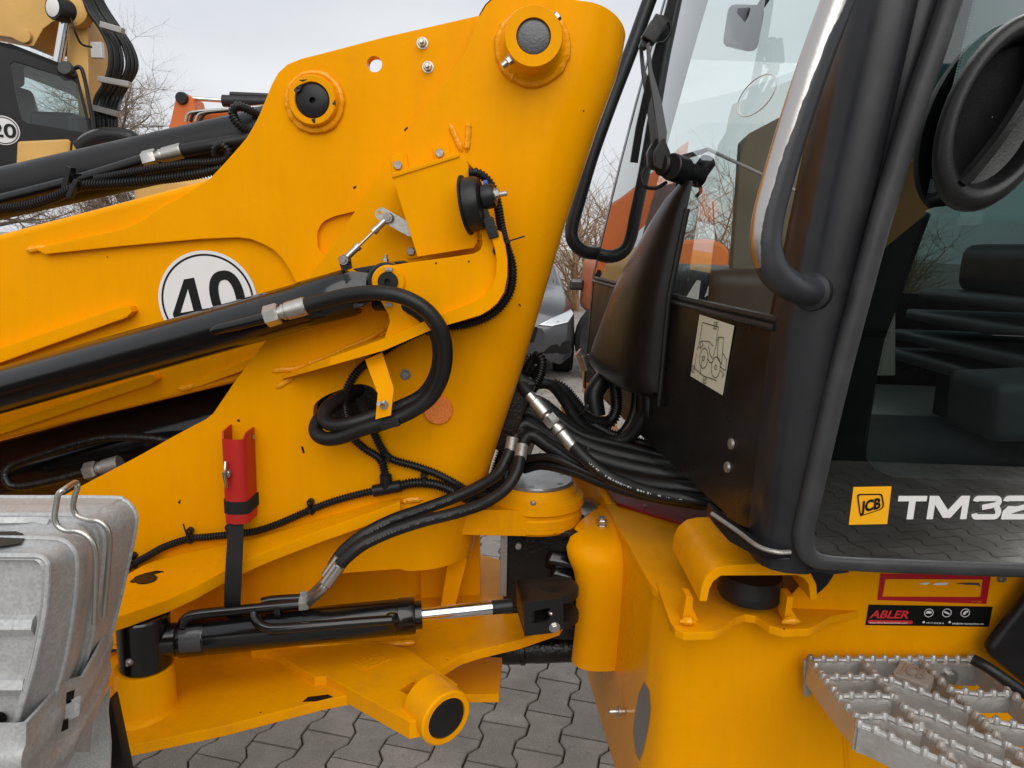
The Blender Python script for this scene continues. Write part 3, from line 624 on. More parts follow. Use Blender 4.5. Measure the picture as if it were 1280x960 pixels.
m_ = MB(); m_.cyl(hc+ax*0.033+ZA*0.031, hc+ax*0.04+ZA*0.031, 0.0055, 12); m_.build('horn_vent', 'blue', hn)
m_ = MB(); m_.box(aY(614, 285, 1.275), (0.018, 0.016, 0.036), Matrix.Rotation(-0.35, 3, 'Y')); m_.box(aY(606, 268, 1.28), (0.016, 0.014, 0.02), Matrix.Rotation(-0.35, 3, 'Y')); m_.build('horn_plug', 'plastic', hn, bevel=0.002)
hose('horn_wire', [(618, 293, 1.275), (622, 302, 1.278), (622, 310, 1.285)], 0.0018, 'white', hn, k=6)
hose('horn_wire', [(620, 293, 1.275), (624, 301, 1.276), (623, 311, 1.285)], 0.0016, 'ink', hn, k=6)
m_ = MB(); m_.lathe([(0.0085, 0), (0.0085, 0.006), (0.005, 0.007), (0, 0.007)], aY(622, 313, 1.287), -YA, 18); m_.build('grommet', 'rubber', br)
m_ = MB(); m_.prism(px([(597, 286), (612, 282), (606, 252), (596, 250)], 1.30), (0, 0.004, 0)); m_.build('horn_mount', 'yellow', hn, bevel=0.001)
# sensor arm and rod
m_ = MB(); ar = roundpoly(px([(468, 264), (477, 258), (520, 283), (523, 293), (512, 296), (470, 273)], 1.355), 0.006); m_.prism(ar, (0, 0.004, 0), [circ(aY(474.5, 265.5, 1.355), 0.0036, XA, ZA, 14)]); sa = m_.build('sensor_arm', 'zinc', loader, smooth=30)
def ball_end(u, v_, y, parent):
    p = aY(u, v_, y); m_ = MB(); m_.lathe([(0, 0.009), (0.0045, 0.009), (0.0045, 0.005), (0.0085, 0.005), (0.0095, 0.001), (0.0095, -0.006), (0, -0.006)], p, -YA, 18); return m_.build('ball_joint', 'steel_dull', parent), p
b1_, p1 = ball_end(485, 272, 1.345, sa); b2_, p2 = ball_end(430, 325, 1.325, sa)
d = (p2-p1).normalized(); L = (p2-p1).length
m_ = MB(); m_.lathe([(0, 0.006), (0.0062, 0.008), (0.0062, 0.030), (0.0075, 0.030), (0.0075, 0.038), (0.0028, 0.038), (0.0028, L-0.038), (0.0075, L-0.038), (0.0075, L-0.030), (0.0062, L-0.030), (0.0062, L-0.008), (0, L-0.006)], p1, d, 12); m_.build('link_rod', 'zinc', sa)
m_ = MB(); m_.prism(roundpoly(px([(422, 322), (430, 317), (438, 322), (440, 336), (427, 339)], 1.335), 0.005), (0, 0.006, 0)); m_.build('rod_lug', 'black_gloss', lc, bevel=0.001)
m_ = MB(); q = aY(482, 327, 1.33); m_.cyl(q, q+ZA*0.012, 0.004, 10); m_.hexp(q, ZA, 0.006, 0.005); m_.build('grease_nipple', 'zinc', lc)
m_ = MB(); m_.prism(px([(440, 336), (500, 326), (506, 329), (470, 333), (455, 345)], 1.34), (0, 0.05, 0)); m_.build('eye_plate', 'black_satin', lc, bevel=0.002)
# ---- conduits along the tower
cdt = empty('wiring_harness', aY(485, 612, 1.38), parent=loader)
hose('cable_conduit', [(586, 216, 1.31), (596, 216, 1.31), (608, 224, 1.315), (617, 238, 1.32), (622, 256, 1.33), (626, 280, 1.35), (632, 305, 1.375), (639, 325, 1.385), (641, 345, 1.385), (637, 366, 1.385), (624, 385, 1.385), (605, 398, 1.385), (580, 406, 1.385), (555, 409, 1.385), (530, 413, 1.385), (500, 427, 1.385), (470, 446, 1.385), (448, 463, 1.385), (435, 484, 1.384), (431, 506, 1.384), (434, 524, 1.375), (440, 545, 1.38), (455, 560, 1.385), (475, 574, 1.385), (481, 592, 1.385), (483, 606, 1.385)], 0.0085, 'plastic', cdt, True)
hose('cable_conduit', [(450, 500, 1.40), (458, 520, 1.375), (468, 542, 1.382), (478, 562, 1.386), (490, 574, 1.387), (520, 583, 1.387), (545, 592, 1.386), (570, 605, 1.385), (592, 620, 1.40)], 0.0085, 'plastic', cdt, True)
hose('cable_conduit', [(140, 724, 1.388), (150, 716, 1.388), (165, 706, 1.388), (185, 695, 1.388), (205, 684, 1.388), (235, 674, 1.388), (262, 671, 1.388), (290, 668, 1.388), (320, 664, 1.388), (350, 654, 1.388), (380, 641, 1.388), (410, 629, 1.388), (440, 620, 1.388), (470, 613, 1.386)], 0.0078, 'plastic', cdt, True)
hose('cable_conduit', [(498, 608, 1.384), (515, 604, 1.384), (535, 604, 1.384), (555, 609, 1.384), (575, 619, 1.386), (597, 627, 1.41), (614, 620, 1.46), (628, 598, 1.51)], 0.0105, 'plastic', cdt, True)
m_ = MB(); m_.cyl(aY(466, 614, 1.384), aY(502, 607, 1.384), 0.0125, 20, bevel=0.002); m_.cyl(aY(483, 610, 1.384), aY(482, 593, 1.384), 0.0125, 20, bevel=0.002); m_.build('tee_joint', 'plastic', cdt)
for u, v_, du, dv, tl in ((167, 704, 9, -6, 0.008), (238, 673, 10, -2, 0.026), (389, 637, 10, -4, 0.0), (531, 603, 10, 0, 0.0), (287, 668, 10, -1, 0.0)):
    tie('cable_tie', u, v_, 1.386, du, dv, 0.0105, cdt, tl)
    q = aY(u-1, v_-9, 1.392); m_ = MB(); m_.lathe([(0.0025, 0.006), (0.0065, 0.006), (0.0075, 0.002), (0.0075, -0.006)], q, -YA, 14); m_.build('clip_base', 'plastic', cdt)
tie('cable_tie', 533, 412, 1.385, 10, -2, 0.010, cdt, 0); tie('cable_tie', 631, 303, 1.373, 3, 10, 0.0105, cdt, 0.028); tie('cable_tie', 482, 575, 1.385, 6, 8, 0.014, cdt, 0); tie('cable_tie', 589, 618, 1.392, 8, 6, 0.014, cdt, 0)
# ---- red channel holder with strap
H0 = aY(290, 550, 1.34)
prof = []
for x, y in [(-0.030, 0.055), (-0.030, 0.012), (-0.026, 0.004), (-0.014, -0.001), (0, -0.003), (0.014, -0.001), (0.026, 0.004), (0.030, 0.012), (0.030, 0.055)]: prof.append((x, y))
def chan(z, s=1.0): return [V((H0.x+x*s*0.8, H0.y+y*s, z)) for x, y in prof]
m_ = MB(); zt, zb = aY(294, 551, 1.34).z, aY(294, 655, 1.34).z; rws = [chan(zt+0.002), chan(zt-0.03), chan(zb+0.02), chan(zb)]
rws[0][0].z += 0.016; rws[0][-1].z += 0.012; rws[0][1].z += 0.012; rws[0][-2].z += 0.012
m_.grid(rws); hd = m_.build('warning_holder', 'red', loader, smooth=50, thick=0.003)
m_ = MB(); zs, ze = aY(294, 627, 1.34).z, aY(294, 643, 1.34).z; m_.grid([chan(zs, 1.1), chan(ze, 1.1)]); m_.build('holder_band', 'webbing', hd, smooth=60, thick=0.002)
m_ = MB(); q = aY(284, 592, 1.335); m_.tube(spline([q+V((0, -0.006, 0.026)), q+V((0.001, -0.012, 0.012)), q+V((0, -0.014, 0)), q+V((0.001, -0.012, -0.012)), q+V((0, -0.006, -0.026))], 6), 0.0035, 10); m_.lathe([(0.009, 0), (0.008, 0.006), (0.0, 0.010)], q, -YA, 14); m_.build('wing_bolt', 'zinc', hd)
bolt('bolt', aY(314, 546, 1.385), XA, 0.006, hd, 'zinc')
m_ = MB(); sp = [(294, 648, 1.345), (295, 660, 1.34), (294, 680, 1.30), (293, 700, 1.262), (292, 722, 1.25), (291, 745, 1.25), (290.5, 766, 1.27)]; C = spline(px(sp), 8)
m_.grid([[p-XA*0.0155, p+XA*0.0155] for p in C]); m_.build('holder_strap', 'webbing', hd, thick=0.0025)
# ================================================================ front frame, steering cylinder, centre joint
# sloping gusset shelf along the tower foot
cre = [(60, 770), (142, 728), (177, 707), (224, 690), (286, 678), (340, 664), (384, 652), (456, 631), (500, 621)]
fro = [(80, 788), (131, 776), (157, 768), (208, 750), (245, 733), (283, 712), (330, 690), (400, 663), (440, 649), (500, 627)]
rows = []
def ip(tab, u):
    for (a, b), (c, d) in zip(tab, tab[1:]):
        if a <= u <= c: return b+(d-b)*(u-a)/(c-a)
    return tab[0][1] if u < tab[0][0] else tab[-1][1]
top = []; n = 26; ZL = aY(205, ip(cre, 205), YT+0.004).z
for i in range(n+1):
    u = 60+(500-60)*i/n
    c = aY(u, ip(cre, u), YT+0.004)
    if u < 205: c = aZ(u, ip(cre, u), ZL)
    uf = 80+(500-80)*i/n
    f = aZ(uf, ip(fro, uf), c.z); top.append((c, f))
m_ = MB(); k = 0.026
rows = [[c, f, f-ZA*k, c-ZA*k] for c, f in top]; m_.grid(rows, True)
m_.add(rows[-1], [(0, 1, 2, 3)]); shelf = m_.build('gusset_shelf', 'yellow', loader, bevel=0.0025, smooth=45, ang=50)
weld('weld_bead', [(500, 627, 1.40), (515, 624, 1.40), (532, 624, 1.40)], 0.007, shelf, 50)
hz = lambda u, v_: aZ(u, v_, ZL+0.0015)
m_ = MB(); o = hz(183, 724); m_.lathe([(0, 0.001), (0.019, 0.001), (0.0192, -0.001)], o, ZA, 28); m_.build('pin_hole', 'black_grease', shelf)
m_ = MB(); m_.prism([hz(*p) for p in ((162, 727), (170, 720), (182, 716), (196, 713), (206, 714), (209, 718), (202, 715), (190, 718), (180, 722), (172, 727), (166, 728))], (0, 0, -0.001)); m_.build('surface_patch', 'black_grease', shelf, smooth=0)  # worn paint beside the pin hole
# lower plate and tongue
A, B, C_ = aY(500, 805, YT), aY(220, 822, YT), aY(500, 805, YT)+YA
LN = (B-A).cross(YA).normalized()
def lo(u, v_, dz=0): return aP(u, v_, A+ZA*dz, LN)
lp = [(60, 955), (150, 935), (281, 907), (400, 876), (440, 868), (500, 866), (548, 838), (575, 820), (600, 812), (650, 800), (700, 783), (712, 765), (655, 745), (645, 705), (585, 688), (500, 760), (220, 800), (60, 830)]
m_ = MB(); m_.prism([lo(*p) for p in lp], (0, 0, -0.022)); low = m_.build('lower_plate', 'yellow_dirty', loader, bevel=0.003)
tg = [(314, 812), (330, 812), (346, 817), (393, 846), (408, 845), (512, 902), (533, 898), (566, 868), (572, 855), (512, 812), (480, 803), (360, 803)]
m_ = MB(); P = [lo(u, v_, 0.018) for u, v_ in tg]; hl = [lo(u, v_, 0.018) for u, v_ in ((499, 863), (519, 850), (529, 853), (509, 868))]
m_.prism(P, (0, 0, -0.034), [hl], bev=range(len(P))); tng = m_.build('tie_down_tongue', 'yellow_dirty', loader, bevel=0.0025)
bc = lo(546, 886, 0.01); ax = V((0.62, -0.785, 0.0)).normalized()
m_ = MB(); m_.lathe([(0.036, 0.02), (0.038, 0.034), (0.047, 0.034), (0.0505, 0.031), (0.0505, -0.03), (0.047, -0.034), (0, -0.034)], bc, ax, 44); m_.build('tongue_bush', 'yellow_dirty', tng)
m_ = MB(); m_.lathe([(0, 0.034), (0.030, 0.036), (0.035, 0.034), (0.037, 0.028), (0.037, 0.02)], bc, ax, 36); m_.build('rubber_plug', 'rubber', tng)
m_ = MB(); m_.prism([lo(u, v_, 0.0188) for u, v_ in ((440, 829), (468, 815), (487, 824), (456, 838))], (0, 0, -0.0008)); m_.build('worn_label_mark', 'yellow_weld', tng, smooth=0)
weld('weld_bead', [(372, 808, 1.385), (420, 807, 1.385), (470, 806, 1.385), (520, 803, 1.39)], 0.006, low, 60)
m_ = MB(); m_.prism([lo(u, v_, 0.001) for u, v_ in ((378, 877), (385, 871), (410, 868), (416, 871), (395, 876))], (0, 0, -0.02)); m_.build('surface_patch', 'ink', low, smooth=0)
# rear face plates seen between the arms
m_ = MB(); m_.prism(px([(560, 700), (578, 690), (584, 700), (566, 770), (548, 775)], 1.52), (0, 0.02, 0)); m_.build('web_plate', 'yellow', loader, bevel=0.002)
m_ = MB(); m_.prism(px([(380, 700), (530, 690), (530, 800), (380, 800)], 1.62), (0, 0.02, 0)); m_.prism(px([(526, 690), (600, 660), (600, 770), (526, 790)], 1.60), (0, 0.02, 0)); m_.build('inner_web', 'yellow', loader)
m_ = MB(); m_.prism([aZ(*p, 0.66) for p in ((540, 850), (598, 820), (628, 822), (624, 868), (560, 868))], (0, 0, -0.02)); m_.build('bottom_skid', 'yellow_dirty', loader, bevel=0.002)
# steering cylinder
E1 = aY(181, 803, 1.225); E2 = aY(690, 752, 1.345); d = (E2-E1).normalized(); up = (ZA-d*ZA.dot(d)).normalized(); side = up.cross(d)
SC = empty('steering_cylinder', E1, parent=loader)
def on(u, du=0, ds=0):   # point on the axis whose pixel column is u
    best = min(((E1+d*(L_/1000)) for L_ in range(-50, 1000, 4)), key=lambda p: abs(640+FPX*(CM.transposed() @ (p-C0)).x/-(CM.transposed() @ (p-C0)).z-u)); return best+up*du+side*ds
pl, pr_ = on(222), on(520)
m_ = MB(); L = (pr_-pl).length
m_.lathe([(0, 0), (0.030, 0), (0.0345, 0.006), (0.0345, 0.05), (0.0338, 0.051), (0.0338, 0.054), (0.0345, 0.055), (0.0345, L-0.036), (0.0335, L-0.035), (0.0335, L-0.033), (0.0355, L-0.032), (0.0355, L-0.004), (0.033, L), (0, L)], pl, d, 44); m_.build('cylinder_barrel', 'black_gloss', SC)
m_ = MB(); m_.lathe([(0, 0), (0.027, 0), (0.027, 0.013), (0.018, 0.014), (0, 0.014)], pr_, d, 36); m_.build('gland_nut', 'black_gloss', SC)
m_ = MB(); q0, q1 = on(522), on(616); m_.cyl(q0, q1, 0.0135, 28); m_.build('piston_rod', 'chrome', SC)
m_ = MB(); m_.cyl(q1, on(640), 0.0138, 24); m_.build('rod_neck', 'black_satin', SC)
m_ = MB(); m_.cyl(E1-ZA*0.045, V((E1.x, E1.y, ZL-0.028)), 0.046, 36, bevel=0.003); m_.cyl(E1+d*0.02, pl+d*0.01, 0.031, 24); m_.build('cylinder_eye', 'black_gloss', SC)
m_ = MB(); q = E1+V((-0.005, -0.046, -0.012)); m_.lathe([(0.007, 0), (0.006, 0.003), (0.003, 0.006), (0.003, 0.01), (0, 0.011)], q, -YA, 14); m_.build('grease_nipple', 'steel_dull', SC)
m_ = MB(); m_.lathe([(0.0348, 0.012), (0.0348, 0.05)], pl, d, 16, ref=side*-1-up*0.2, a0=-0.9, a1=0.1); m_.build('foil_label', 'steel_dark', SC)
# boss on the lower plate
bl = V((E1.x, E1.y, A.z+(-(E1.x-A.x)*LN.x-(E1.y-A.y)*LN.y)/LN.z)); m_ = MB(); hgt = max(0.02, E1.z-0.046-bl.z); m_.lathe([(0.0, hgt), (0.050, hgt), (0.052, hgt-0.003), (0.053, 0.012), (0.057, 0.006), (0.066, 0.0)], V((E1.x-0.004, E1.y, bl.z)), ZA, 44); m_.build('pin_boss', 'yellow', low)
# pipes on the barrel
def along(u, du, ds): return on(u, du, ds)
hose('cylinder_pipe', [along(232, 0.030, -0.012), along(236, 0.042, -0.010), along(250, 0.050, -0.008), along(300, 0.050, -0.006), along(350, 0.050, -0.006), along(380, 0.050, -0.006)], 0.0095, 'black_gloss', SC)
hose('cylinder_pipe', [along(330, 0.052, 0.012), along(345, 0.054, 0.012), along(383, 0.053, 0.010)], 0.0095, 'black_gloss', SC)
hose('cylinder_pipe', [along(322, 0.045, -0.006), along(325, 0.034, -0.018), along(335, 0.024, -0.030), along(352, 0.020, -0.034), along(400, 0.019, -0.036), along(450, 0.018, -0.037), along(490, 0.016, -0.037)], 0.0095, 'black_gloss', SC)
m_ = MB(); m_.box(along(351, 0.038, -0.012), (0.013, 0.012, 0.03)); m_.build('pipe_bracket', 'black_gloss', SC, bevel=0.002)
m_ = MB(); m_.lathe([(0.0145, 0), (0.0145, 0.01), (0.010, 0.012), (0, 0.012)], along(492, 0.012, -0.026), side*-1, 20); m_.build('port_boss', 'black_gloss', SC)
f0 = along(378, 0.050, -0.006); f1 = f0+d*0.028
m_ = MB(); m_.hexp(f0, d, 0.0135, 0.018); m_.hexp(f0+side*0.018+up*0.003, d, 0.0135, 0.018); m_.build('union_nut', 'zinc', SC, smooth=28)
g = [f0+d*0.014, aY(402, 738, 1.24), aY(408, 730, 1.24), aY(414, 721, 1.24)]
m_ = MB(); m_.tube(spline(g, 6), 0.0085, 12); m_.tube(spline([p+side*0.018+up*0.004 for p in g], 6), 0.0085, 12); m_.build('elbow', 'zinc', SC)
for o_ in (V((0, 0, 0)), side*0.018+up*0.006):
    m_ = MB(); a_ = aY(407, 731, 1.238)+o_; b_ = aY(425, 706, 1.245)+o_; m_.cyl(a_, b_, 0.0125, 18, bevel=0.002); m_.build('hose_ferrule', 'zinc', SC)
hose('hydraulic_hose', [(420, 713, 1.245), (432, 698, 1.25), (455, 680, 1.26), (490, 664, 1.28), (530, 651, 1.30), (570, 641, 1.32), (605, 629, 1.35), (632, 611, 1.38), (646, 590, 1.40), (650, 572, 1.42)], 0.0118, 'rubber', SC)
hose('hydraulic_hose', [(416, 708, 1.262), (430, 688, 1.27), (455, 668, 1.28), (490, 650, 1.30), (530, 636, 1.33), (570, 621, 1.36), (600, 607, 1.39), (622, 592, 1.42), (632, 575, 1.44), (638, 562, 1.45)], 0.0118, 'rubber', SC)
for a_, b_ in (((650, 574, 1.42), (653, 556, 1.44)), ((638, 564, 1.45), (641, 546, 1.46))):
    m_ = MB(); m_.cyl(aY(*a_), aY(*b_), 0.013, 16, bevel=0.002); m_.build('hose_ferrule', 'steel_dull', SC)
# clevis
m_ = MB(); cx0 = E2-d*0.066; zt = 0.030
def top_plate(z, h):
    pts = [cx0+side*-0.045, E2+d*0.01+side*-0.045]+[E2+d*0.01+d*(math.sin(a)*0.045)+side*(-math.cos(a)*0.045) for a in [math.pi*i/10 for i in range(1, 10)]]+[E2+d*0.01+side*0.045, cx0+side*0.045]
    m_.prism([p+up*z for p in pts], up*h)
top_plate(0.016, 0.016); top_plate(-0.038, 0.016)
m_.prism([cx0+side*-0.045-up*0.038, cx0+side*0.045-up*0.038, cx0+side*0.045+up*0.032, cx0+side*-0.045+up*0.032], d*0.022); m_.build('clevis', 'black_satin', SC, bevel=0.003)
m_ = MB(); fs_ = side*-0.0455; P = [cx0+fs_-up*0.039, E2-d*0.004+fs_-up*0.039, E2+d*0.012+fs_-up*0.030, E2+d*0.012+fs_+up*0.033, cx0+fs_+up*0.033]; hl = [cx0+d*0.016+fs_-up*0.014, E2-d*0.022+fs_-up*0.014, E2-d*0.014+fs_-up*0.006, E2-d*0.014+fs_+up*0.016, cx0+d*0.016+fs_+up*0.012]
m_.prism(P, side*-0.006, [hl]); m_.build('clevis_face', 'black_satin', SC)
m_ = MB(); e = E2+up*0.032; m_.lathe([(0.020, 0), (0.020, 0.001), (0.017, 0.001), (0.016, 0.0005), (0, 0.001)], e, up, 24); m_.cyl(E2-up*0.03, E2+up*0.03, 0.016, 18); m_.build('clevis_pin', 'black_satin', SC)
bolt('bolt', E2-d*0.006-up*0.027+side*-0.051, side*-1, 0.0085, SC, 'zinc'); m_ = MB(); m_.lathe([(0.006, 0), (0.0055, 0.003), (0.003, 0.006), (0, 0.009)], E2-d*0.012+side*-0.046+up*0.002, side*-1, 12); m_.build('grease_nipple', 'zinc', SC)
# ---- centre joint
CP = aZ(668, 598, 1.10); J = empty('centre_joint', V((CP.x, CP.y, 0.9)), parent=loader)
m_ = MB(); m_.lathe([(0, 0.004), (0.084, 0.004), (0.087, 0.001), (0.087, -0.006)], CP, ZA, 48); m_.build('cap_plate', 'worn_plate', J)
for i in range(6): a = i*math.pi/3+0.4; m_ = MB(); m_.lathe([(0.003, 0.002), (0.003, 0.0045), (0.0065, 0.0045), (0.007, 0.004)], CP+V((math.cos(a)*0.07, math.sin(a)*0.07, 0.0)), ZA, 12); m_.build('cap_screw', 'steel_dull', J)
m_ = MB(); m_.lathe([(0.088, -0.003), (0.094, -0.007), (0.099, -0.022), (0.112, -0.030), (0.114, -0.048), (0.108, -0.053), (0.107, -0.059), (0.111, -0.063), (0.111, -0.090), (0.106, -0.096), (0, -0.096)], CP, ZA, 56); m_.build('joint_collar', 'yellow_dirty', J)
m_ = MB(); arm = [V((CP.x-0.30, CP.y-0.12, CP.z-0.036)), V((CP.x-0.03, CP.y-0.111, CP.z-0.036)), V((CP.x, CP.y-0.105, CP.z-0.036)), V((CP.x, CP.y+0.105, CP.z-0.036)), V((CP.x-0.30, CP.y+0.12, CP.z-0.036))]
m_.prism(arm, (0, 0, -0.058)); m_.build('joint_arm', 'yellow_dirty', J, bevel=0.003)
m_ = MB(); q = CP+V((-0.004, -0.100, -0.022)); m_.lathe([(0.006, 0), (0.006, 0.004), (0, 0.008)], q, -YA, 12); m_.build('grease_nipple', 'steel_dull', J)
# black casting
m_ = MB(); fx = aY(632, 657, 1.50).x; gx = aY(735, 657, 1.50).x; zt, zb = aY(680, 657, 1.50).z, aY(680, 800, 1.50).z
m_.box(((fx+gx)/2, 1.585, (zt+zb)/2), (gx-fx, 0.17, zt-zb)); m_.build('joint_casting', 'black_grease', J, bevel=0.008)
m_ = MB(); m_.box(((fx+gx)/2-0.002, 1.487, zt-0.008), (gx-fx-0.02, 0.03, 0.014)); m_.build('casting_rim', 'black_grease', J, bevel=0.004)
m_ = MB(); cc = V((gx-0.035, 1.50, zt-0.16)); m_.box(cc+V((-0.005, 0.0, 0.075)), (0.10, 0.05, 0.035), Matrix.Rotation(0.15, 3, 'Y') @ Matrix.Rotation(-0.8, 3, 'X')); m_.box(cc+V((0.0, 0.0, 0.035)), (0.09, 0.06, 0.03), Matrix.Rotation(0.2, 3, 'Y') @ Matrix.Rotation(-0.9, 3, 'X')); m_.box(cc+V((0.01, 0.01, -0.03)), (0.10, 0.06, 0.10)); m_.build('casting_knuckle', 'black_gloss', J, bevel=0.012, seg=3)
for u, v_ in ((648, 679), (711, 681)):
    p = aY(u, v_, 1.495); bolt('bolt', p, -YA, 0.011, J, 'black_satin'); m_ = MB(); m_.cyl(p-YA*0.008, p-YA*0.02, 0.007, 14, bevel=0.001); m_.build('bolt_end', 'steel_dull', J)
m_ = MB(); m_.prism(px([(626, 654), (635, 654), (633, 746), (625, 745)], 1.475), (0, 0.16, 0)); m_.build('wear_plate', 'steel_dull', J, bevel=0.002)
q = aY(731, 646, 1.62); m_ = MB(); m_.lathe([(0.040, -0.022), (0.046, -0.018), (0.046, 0.018), (0.043, 0.022)], q, V((1, 0.12, 0.0)), 36); m_.build('bearing_ring', 'zinc', J)
# drive shaft
q0, q1 = aY(470, 818, 1.62), aY(760, 806, 1.62); dd = (q1-q0).normalized(); L = (q1-q0).length
m_ = MB(); m_.lathe([(0, 0), (0.023, 0), (0.023, L*0.50), (0.030, L*0.52), (0.035, L*0.545), (0.037, L*0.56), (0.037, L*0.62), (0.040, L*0.622), (0.040, L*0.64), (0.036, L*0.645), (0.036, L*0.68), (0.037, L*0.69), (0.037, L*0.88), (0.03, L)], q0, dd, 36); m_.build('drive_shaft', 'black_grease', loader)
# black linkage below the boom
a = aY(-500, 730, 1.60); b = aY(330, 512, 1.60); m_ = MB(); m_.cyl(a, b, 0.085, 36); ln = m_.build('tilt_cylinder', 'black_gloss', loader)
hose('cylinder_pipe', [(240, 560, 1.47), (200, 549, 1.47), (150, 546, 1.47), (110, 551, 1.47), (60, 566, 1.47), (20, 580, 1.47), (8, 590, 1.465), (10, 603, 1.46), (24, 608, 1.46), (60, 602, 1.46), (112, 589, 1.46)], 0.0095, 'black_grease', ln)
fitting('hose_fitting', aY(109, 590, 1.455), aY(150, 579, 1.455), 0.016, ln, 'steel_dull')
# ================================================================ rear frame
ZR = 1.03
wp = [(0.212, 1.86), (0.232, 1.60), (0.25, 1.38), (0.262, 1.22), (0.272, 1.178), (0.29, 1.146), (0.32, 1.128), (0.36, 1.121), (0.5, 1.119), (0.8, 1.119), (1.9, 1.119)]
wp = [(p.x, p.y) for p in spline([V((x, y, 0)) for x, y in wp], 5)]
def topz(x, y): return ZR if x < 0.47 else min(1.165, ZR+(x-0.47)*2)
m_ = MB(); m_.grid([[V((x, y, topz(x, y))) for x, y in wp], [V((x, y, 0.9)) for x, y in wp], [V((x, y, 0.70)) for x, y in wp], [V((x, y, 0.52)) for x, y in wp]])
rear = m_.build('rear_frame', 'yellow', loader, smooth=60)
# top deck of the frame
m_ = MB(); tp = [(x-0.004, y-0.004) for x, y in wp if x < 0.33]; P = [V((x, y, ZR+0.002)) for x, y in tp]+[V((0.42, 1.125, ZR+0.002)), V((0.9, 1.13, ZR+0.002)), V((0.9, 1.95, ZR+0.002)), V((0.22, 1.95, ZR+0.002))]
m_.prism(P, (0, 0, -0.016)); m_.build('deck_plate', 'yellow_dirty', rear, bevel=0.002)
# wavy mount shelf
sh = [(838, 778), (844, 786), (855, 791), (890, 790), (905, 785), (918, 773), (932, 768), (945, 770), (962, 782), (980, 787), (1010, 786), (1022, 781), (1040, 770), (1060, 767), (1060, 755), (1000, 730), (850, 735)]
m_ = MB(); m_.prism([aZ(u, v_, ZR+0.006) for u, v_ in sh[:-3]]+[V((0.75, 1.2, ZR+0.006)), V((0.40, 1.30, ZR+0.006)), V((0.27, 1.2, ZR+0.006))], (0, 0, -0.014)); m_.build('mount_shelf', 'yellow_dirty', rear, bevel=0.002)
# arch bracket carrying the cab mount
ao = [(874, 752), (877, 732), (884, 719), (896, 710), (911, 707), (990, 702), (1003, 707), (1014, 717), (1021, 731), (1022, 750)]
ai = [(1013, 750), (1011, 731), (1005, 723), (996, 719.5), (901, 720), (892, 727), (887, 737), (884, 752)]
m_ = MB(); A = px(ao, 1.035); B = px(ai, 1.035); m_.prism(A+B, (0, 0.20, 0)); ab = m_.build('mount_arch', 'yellow_dirty', loader, bevel=0.0025, smooth=40)
for c_ in ([(858, 745), (867, 747), (866, 760), (874, 777), (852, 778)], [(984, 746), (993, 746), (990, 762), (1000, 777), (980, 777)]):
    m_ = MB(); m_.prism(px(c_, 1.06), (0, 0.03, 0)); m_.build('mount_foot', 'yellow_dirty', ab, bevel=0.002)
for k, p in enumerate(([(850, 777), (860, 776), (872, 778)], [(977, 778), (988, 775), (1000, 777)])): weld('weld_bead', [(u, v_, 1.046) for u, v_ in p], 0.006, ab, 70+k)
q = aY(933, 722, 1.13); zq = aY(933, 722, 1.12).z
m_ = MB(); m_.lathe([(0, -0.040), (0.04, -0.039), (0.050, -0.034), (0.0535, -0.026), (0.0515, -0.018), (0.049, 0.006), (0, 0.006)], V((q.x+0.006, 1.125, zq)), ZA, 40); m_.build('rubber_mount', 'rubber', ab)
m_ = MB(); q2 = V((q.x+0.02, 1.13, aY(940, 704, 1.06).z)); m_.lathe([(0, 0), (0.05, 0), (0.055, 0.01), (0.058, 0.05), (0.055, 0.10)], q2, ZA, 36); m_.build('mount_stub', 'black_satin', ab)
# black tube seen right of the arch
m_ = MB(); m_.prism(roundpoly(px([(995, 695), (1046, 704), (1043, 718), (1034, 732), (1020, 744), (1010, 740)], 1.075), 0.01), (0, 0.02, 0)); m_.build('frame_bush', 'black_satin', rear)
# bent lug plate with nut
lb = [(640, 752), (655, 737), (664, 727), (675, 721), (690, 718), (702, 722), (715, 728), (740, 731), (790, 729), (850, 722), (900, 720)]
def lbu(v_):
    for (a, b), (c, d) in zip(lb, lb[1:]):
        if a <= v_ <= c: return b+(d-b)*(v_-a)/(c-a)
    return lb[0][1] if v_ < lb[0][0] else lb[-1][1]
def proj(p):
    q_ = CM.transposed() @ (V(p)-C0); return 640+FPX*q_.x/-q_.z, 480-FPX*q_.y/-q_.z
pf = spline([V((0, 1.66, 0.998)), V((0, 1.60, 1.003)), V((0, 1.53, 1.004)), V((0, 1.475, 0.995)), V((0, 1.445, 0.972)), V((0, 1.435, 0.93)), V((0, 1.435, 0.85)), V((0, 1.44, 0.78)), V((0, 1.445, 0.715))], 5)
rows = []
for p in pf:
    x = 0.12
    for _ in range(4): v_ = proj((x, p.y, p.z))[1]; x = aY(lbu(v_), v_, p.y).x
    xr = 0.262-0.0*(p.y)
    rows.append([V((x+(xr-x)*(k/12)**1.4, p.y-0.007*math.sin(math.pi*k/12)+0.016*max(0, 1-k/4)**2, p.z)) for k in range(13)])
m_ = MB(); m_.grid(rows); lug = m_.build('lug_plate', 'yellow', loader, smooth=60, thick=-0.018)
nb = aY(750, 690, 1.50); nb.z = 1.0175
m_ = MB(); m_.lathe([(0.013, 0), (0.013, 0.002), (0, 0.002)], nb, ZA, 20); m_.hexp(nb+ZA*0.002, ZA, 0.0115, 0.013); m_.lathe([(0.009, 0.013), (0.0085, 0.020), (0, 0.020)], nb, ZA, 16); m_.build('lock_nut', 'zinc', lug, smooth=30)
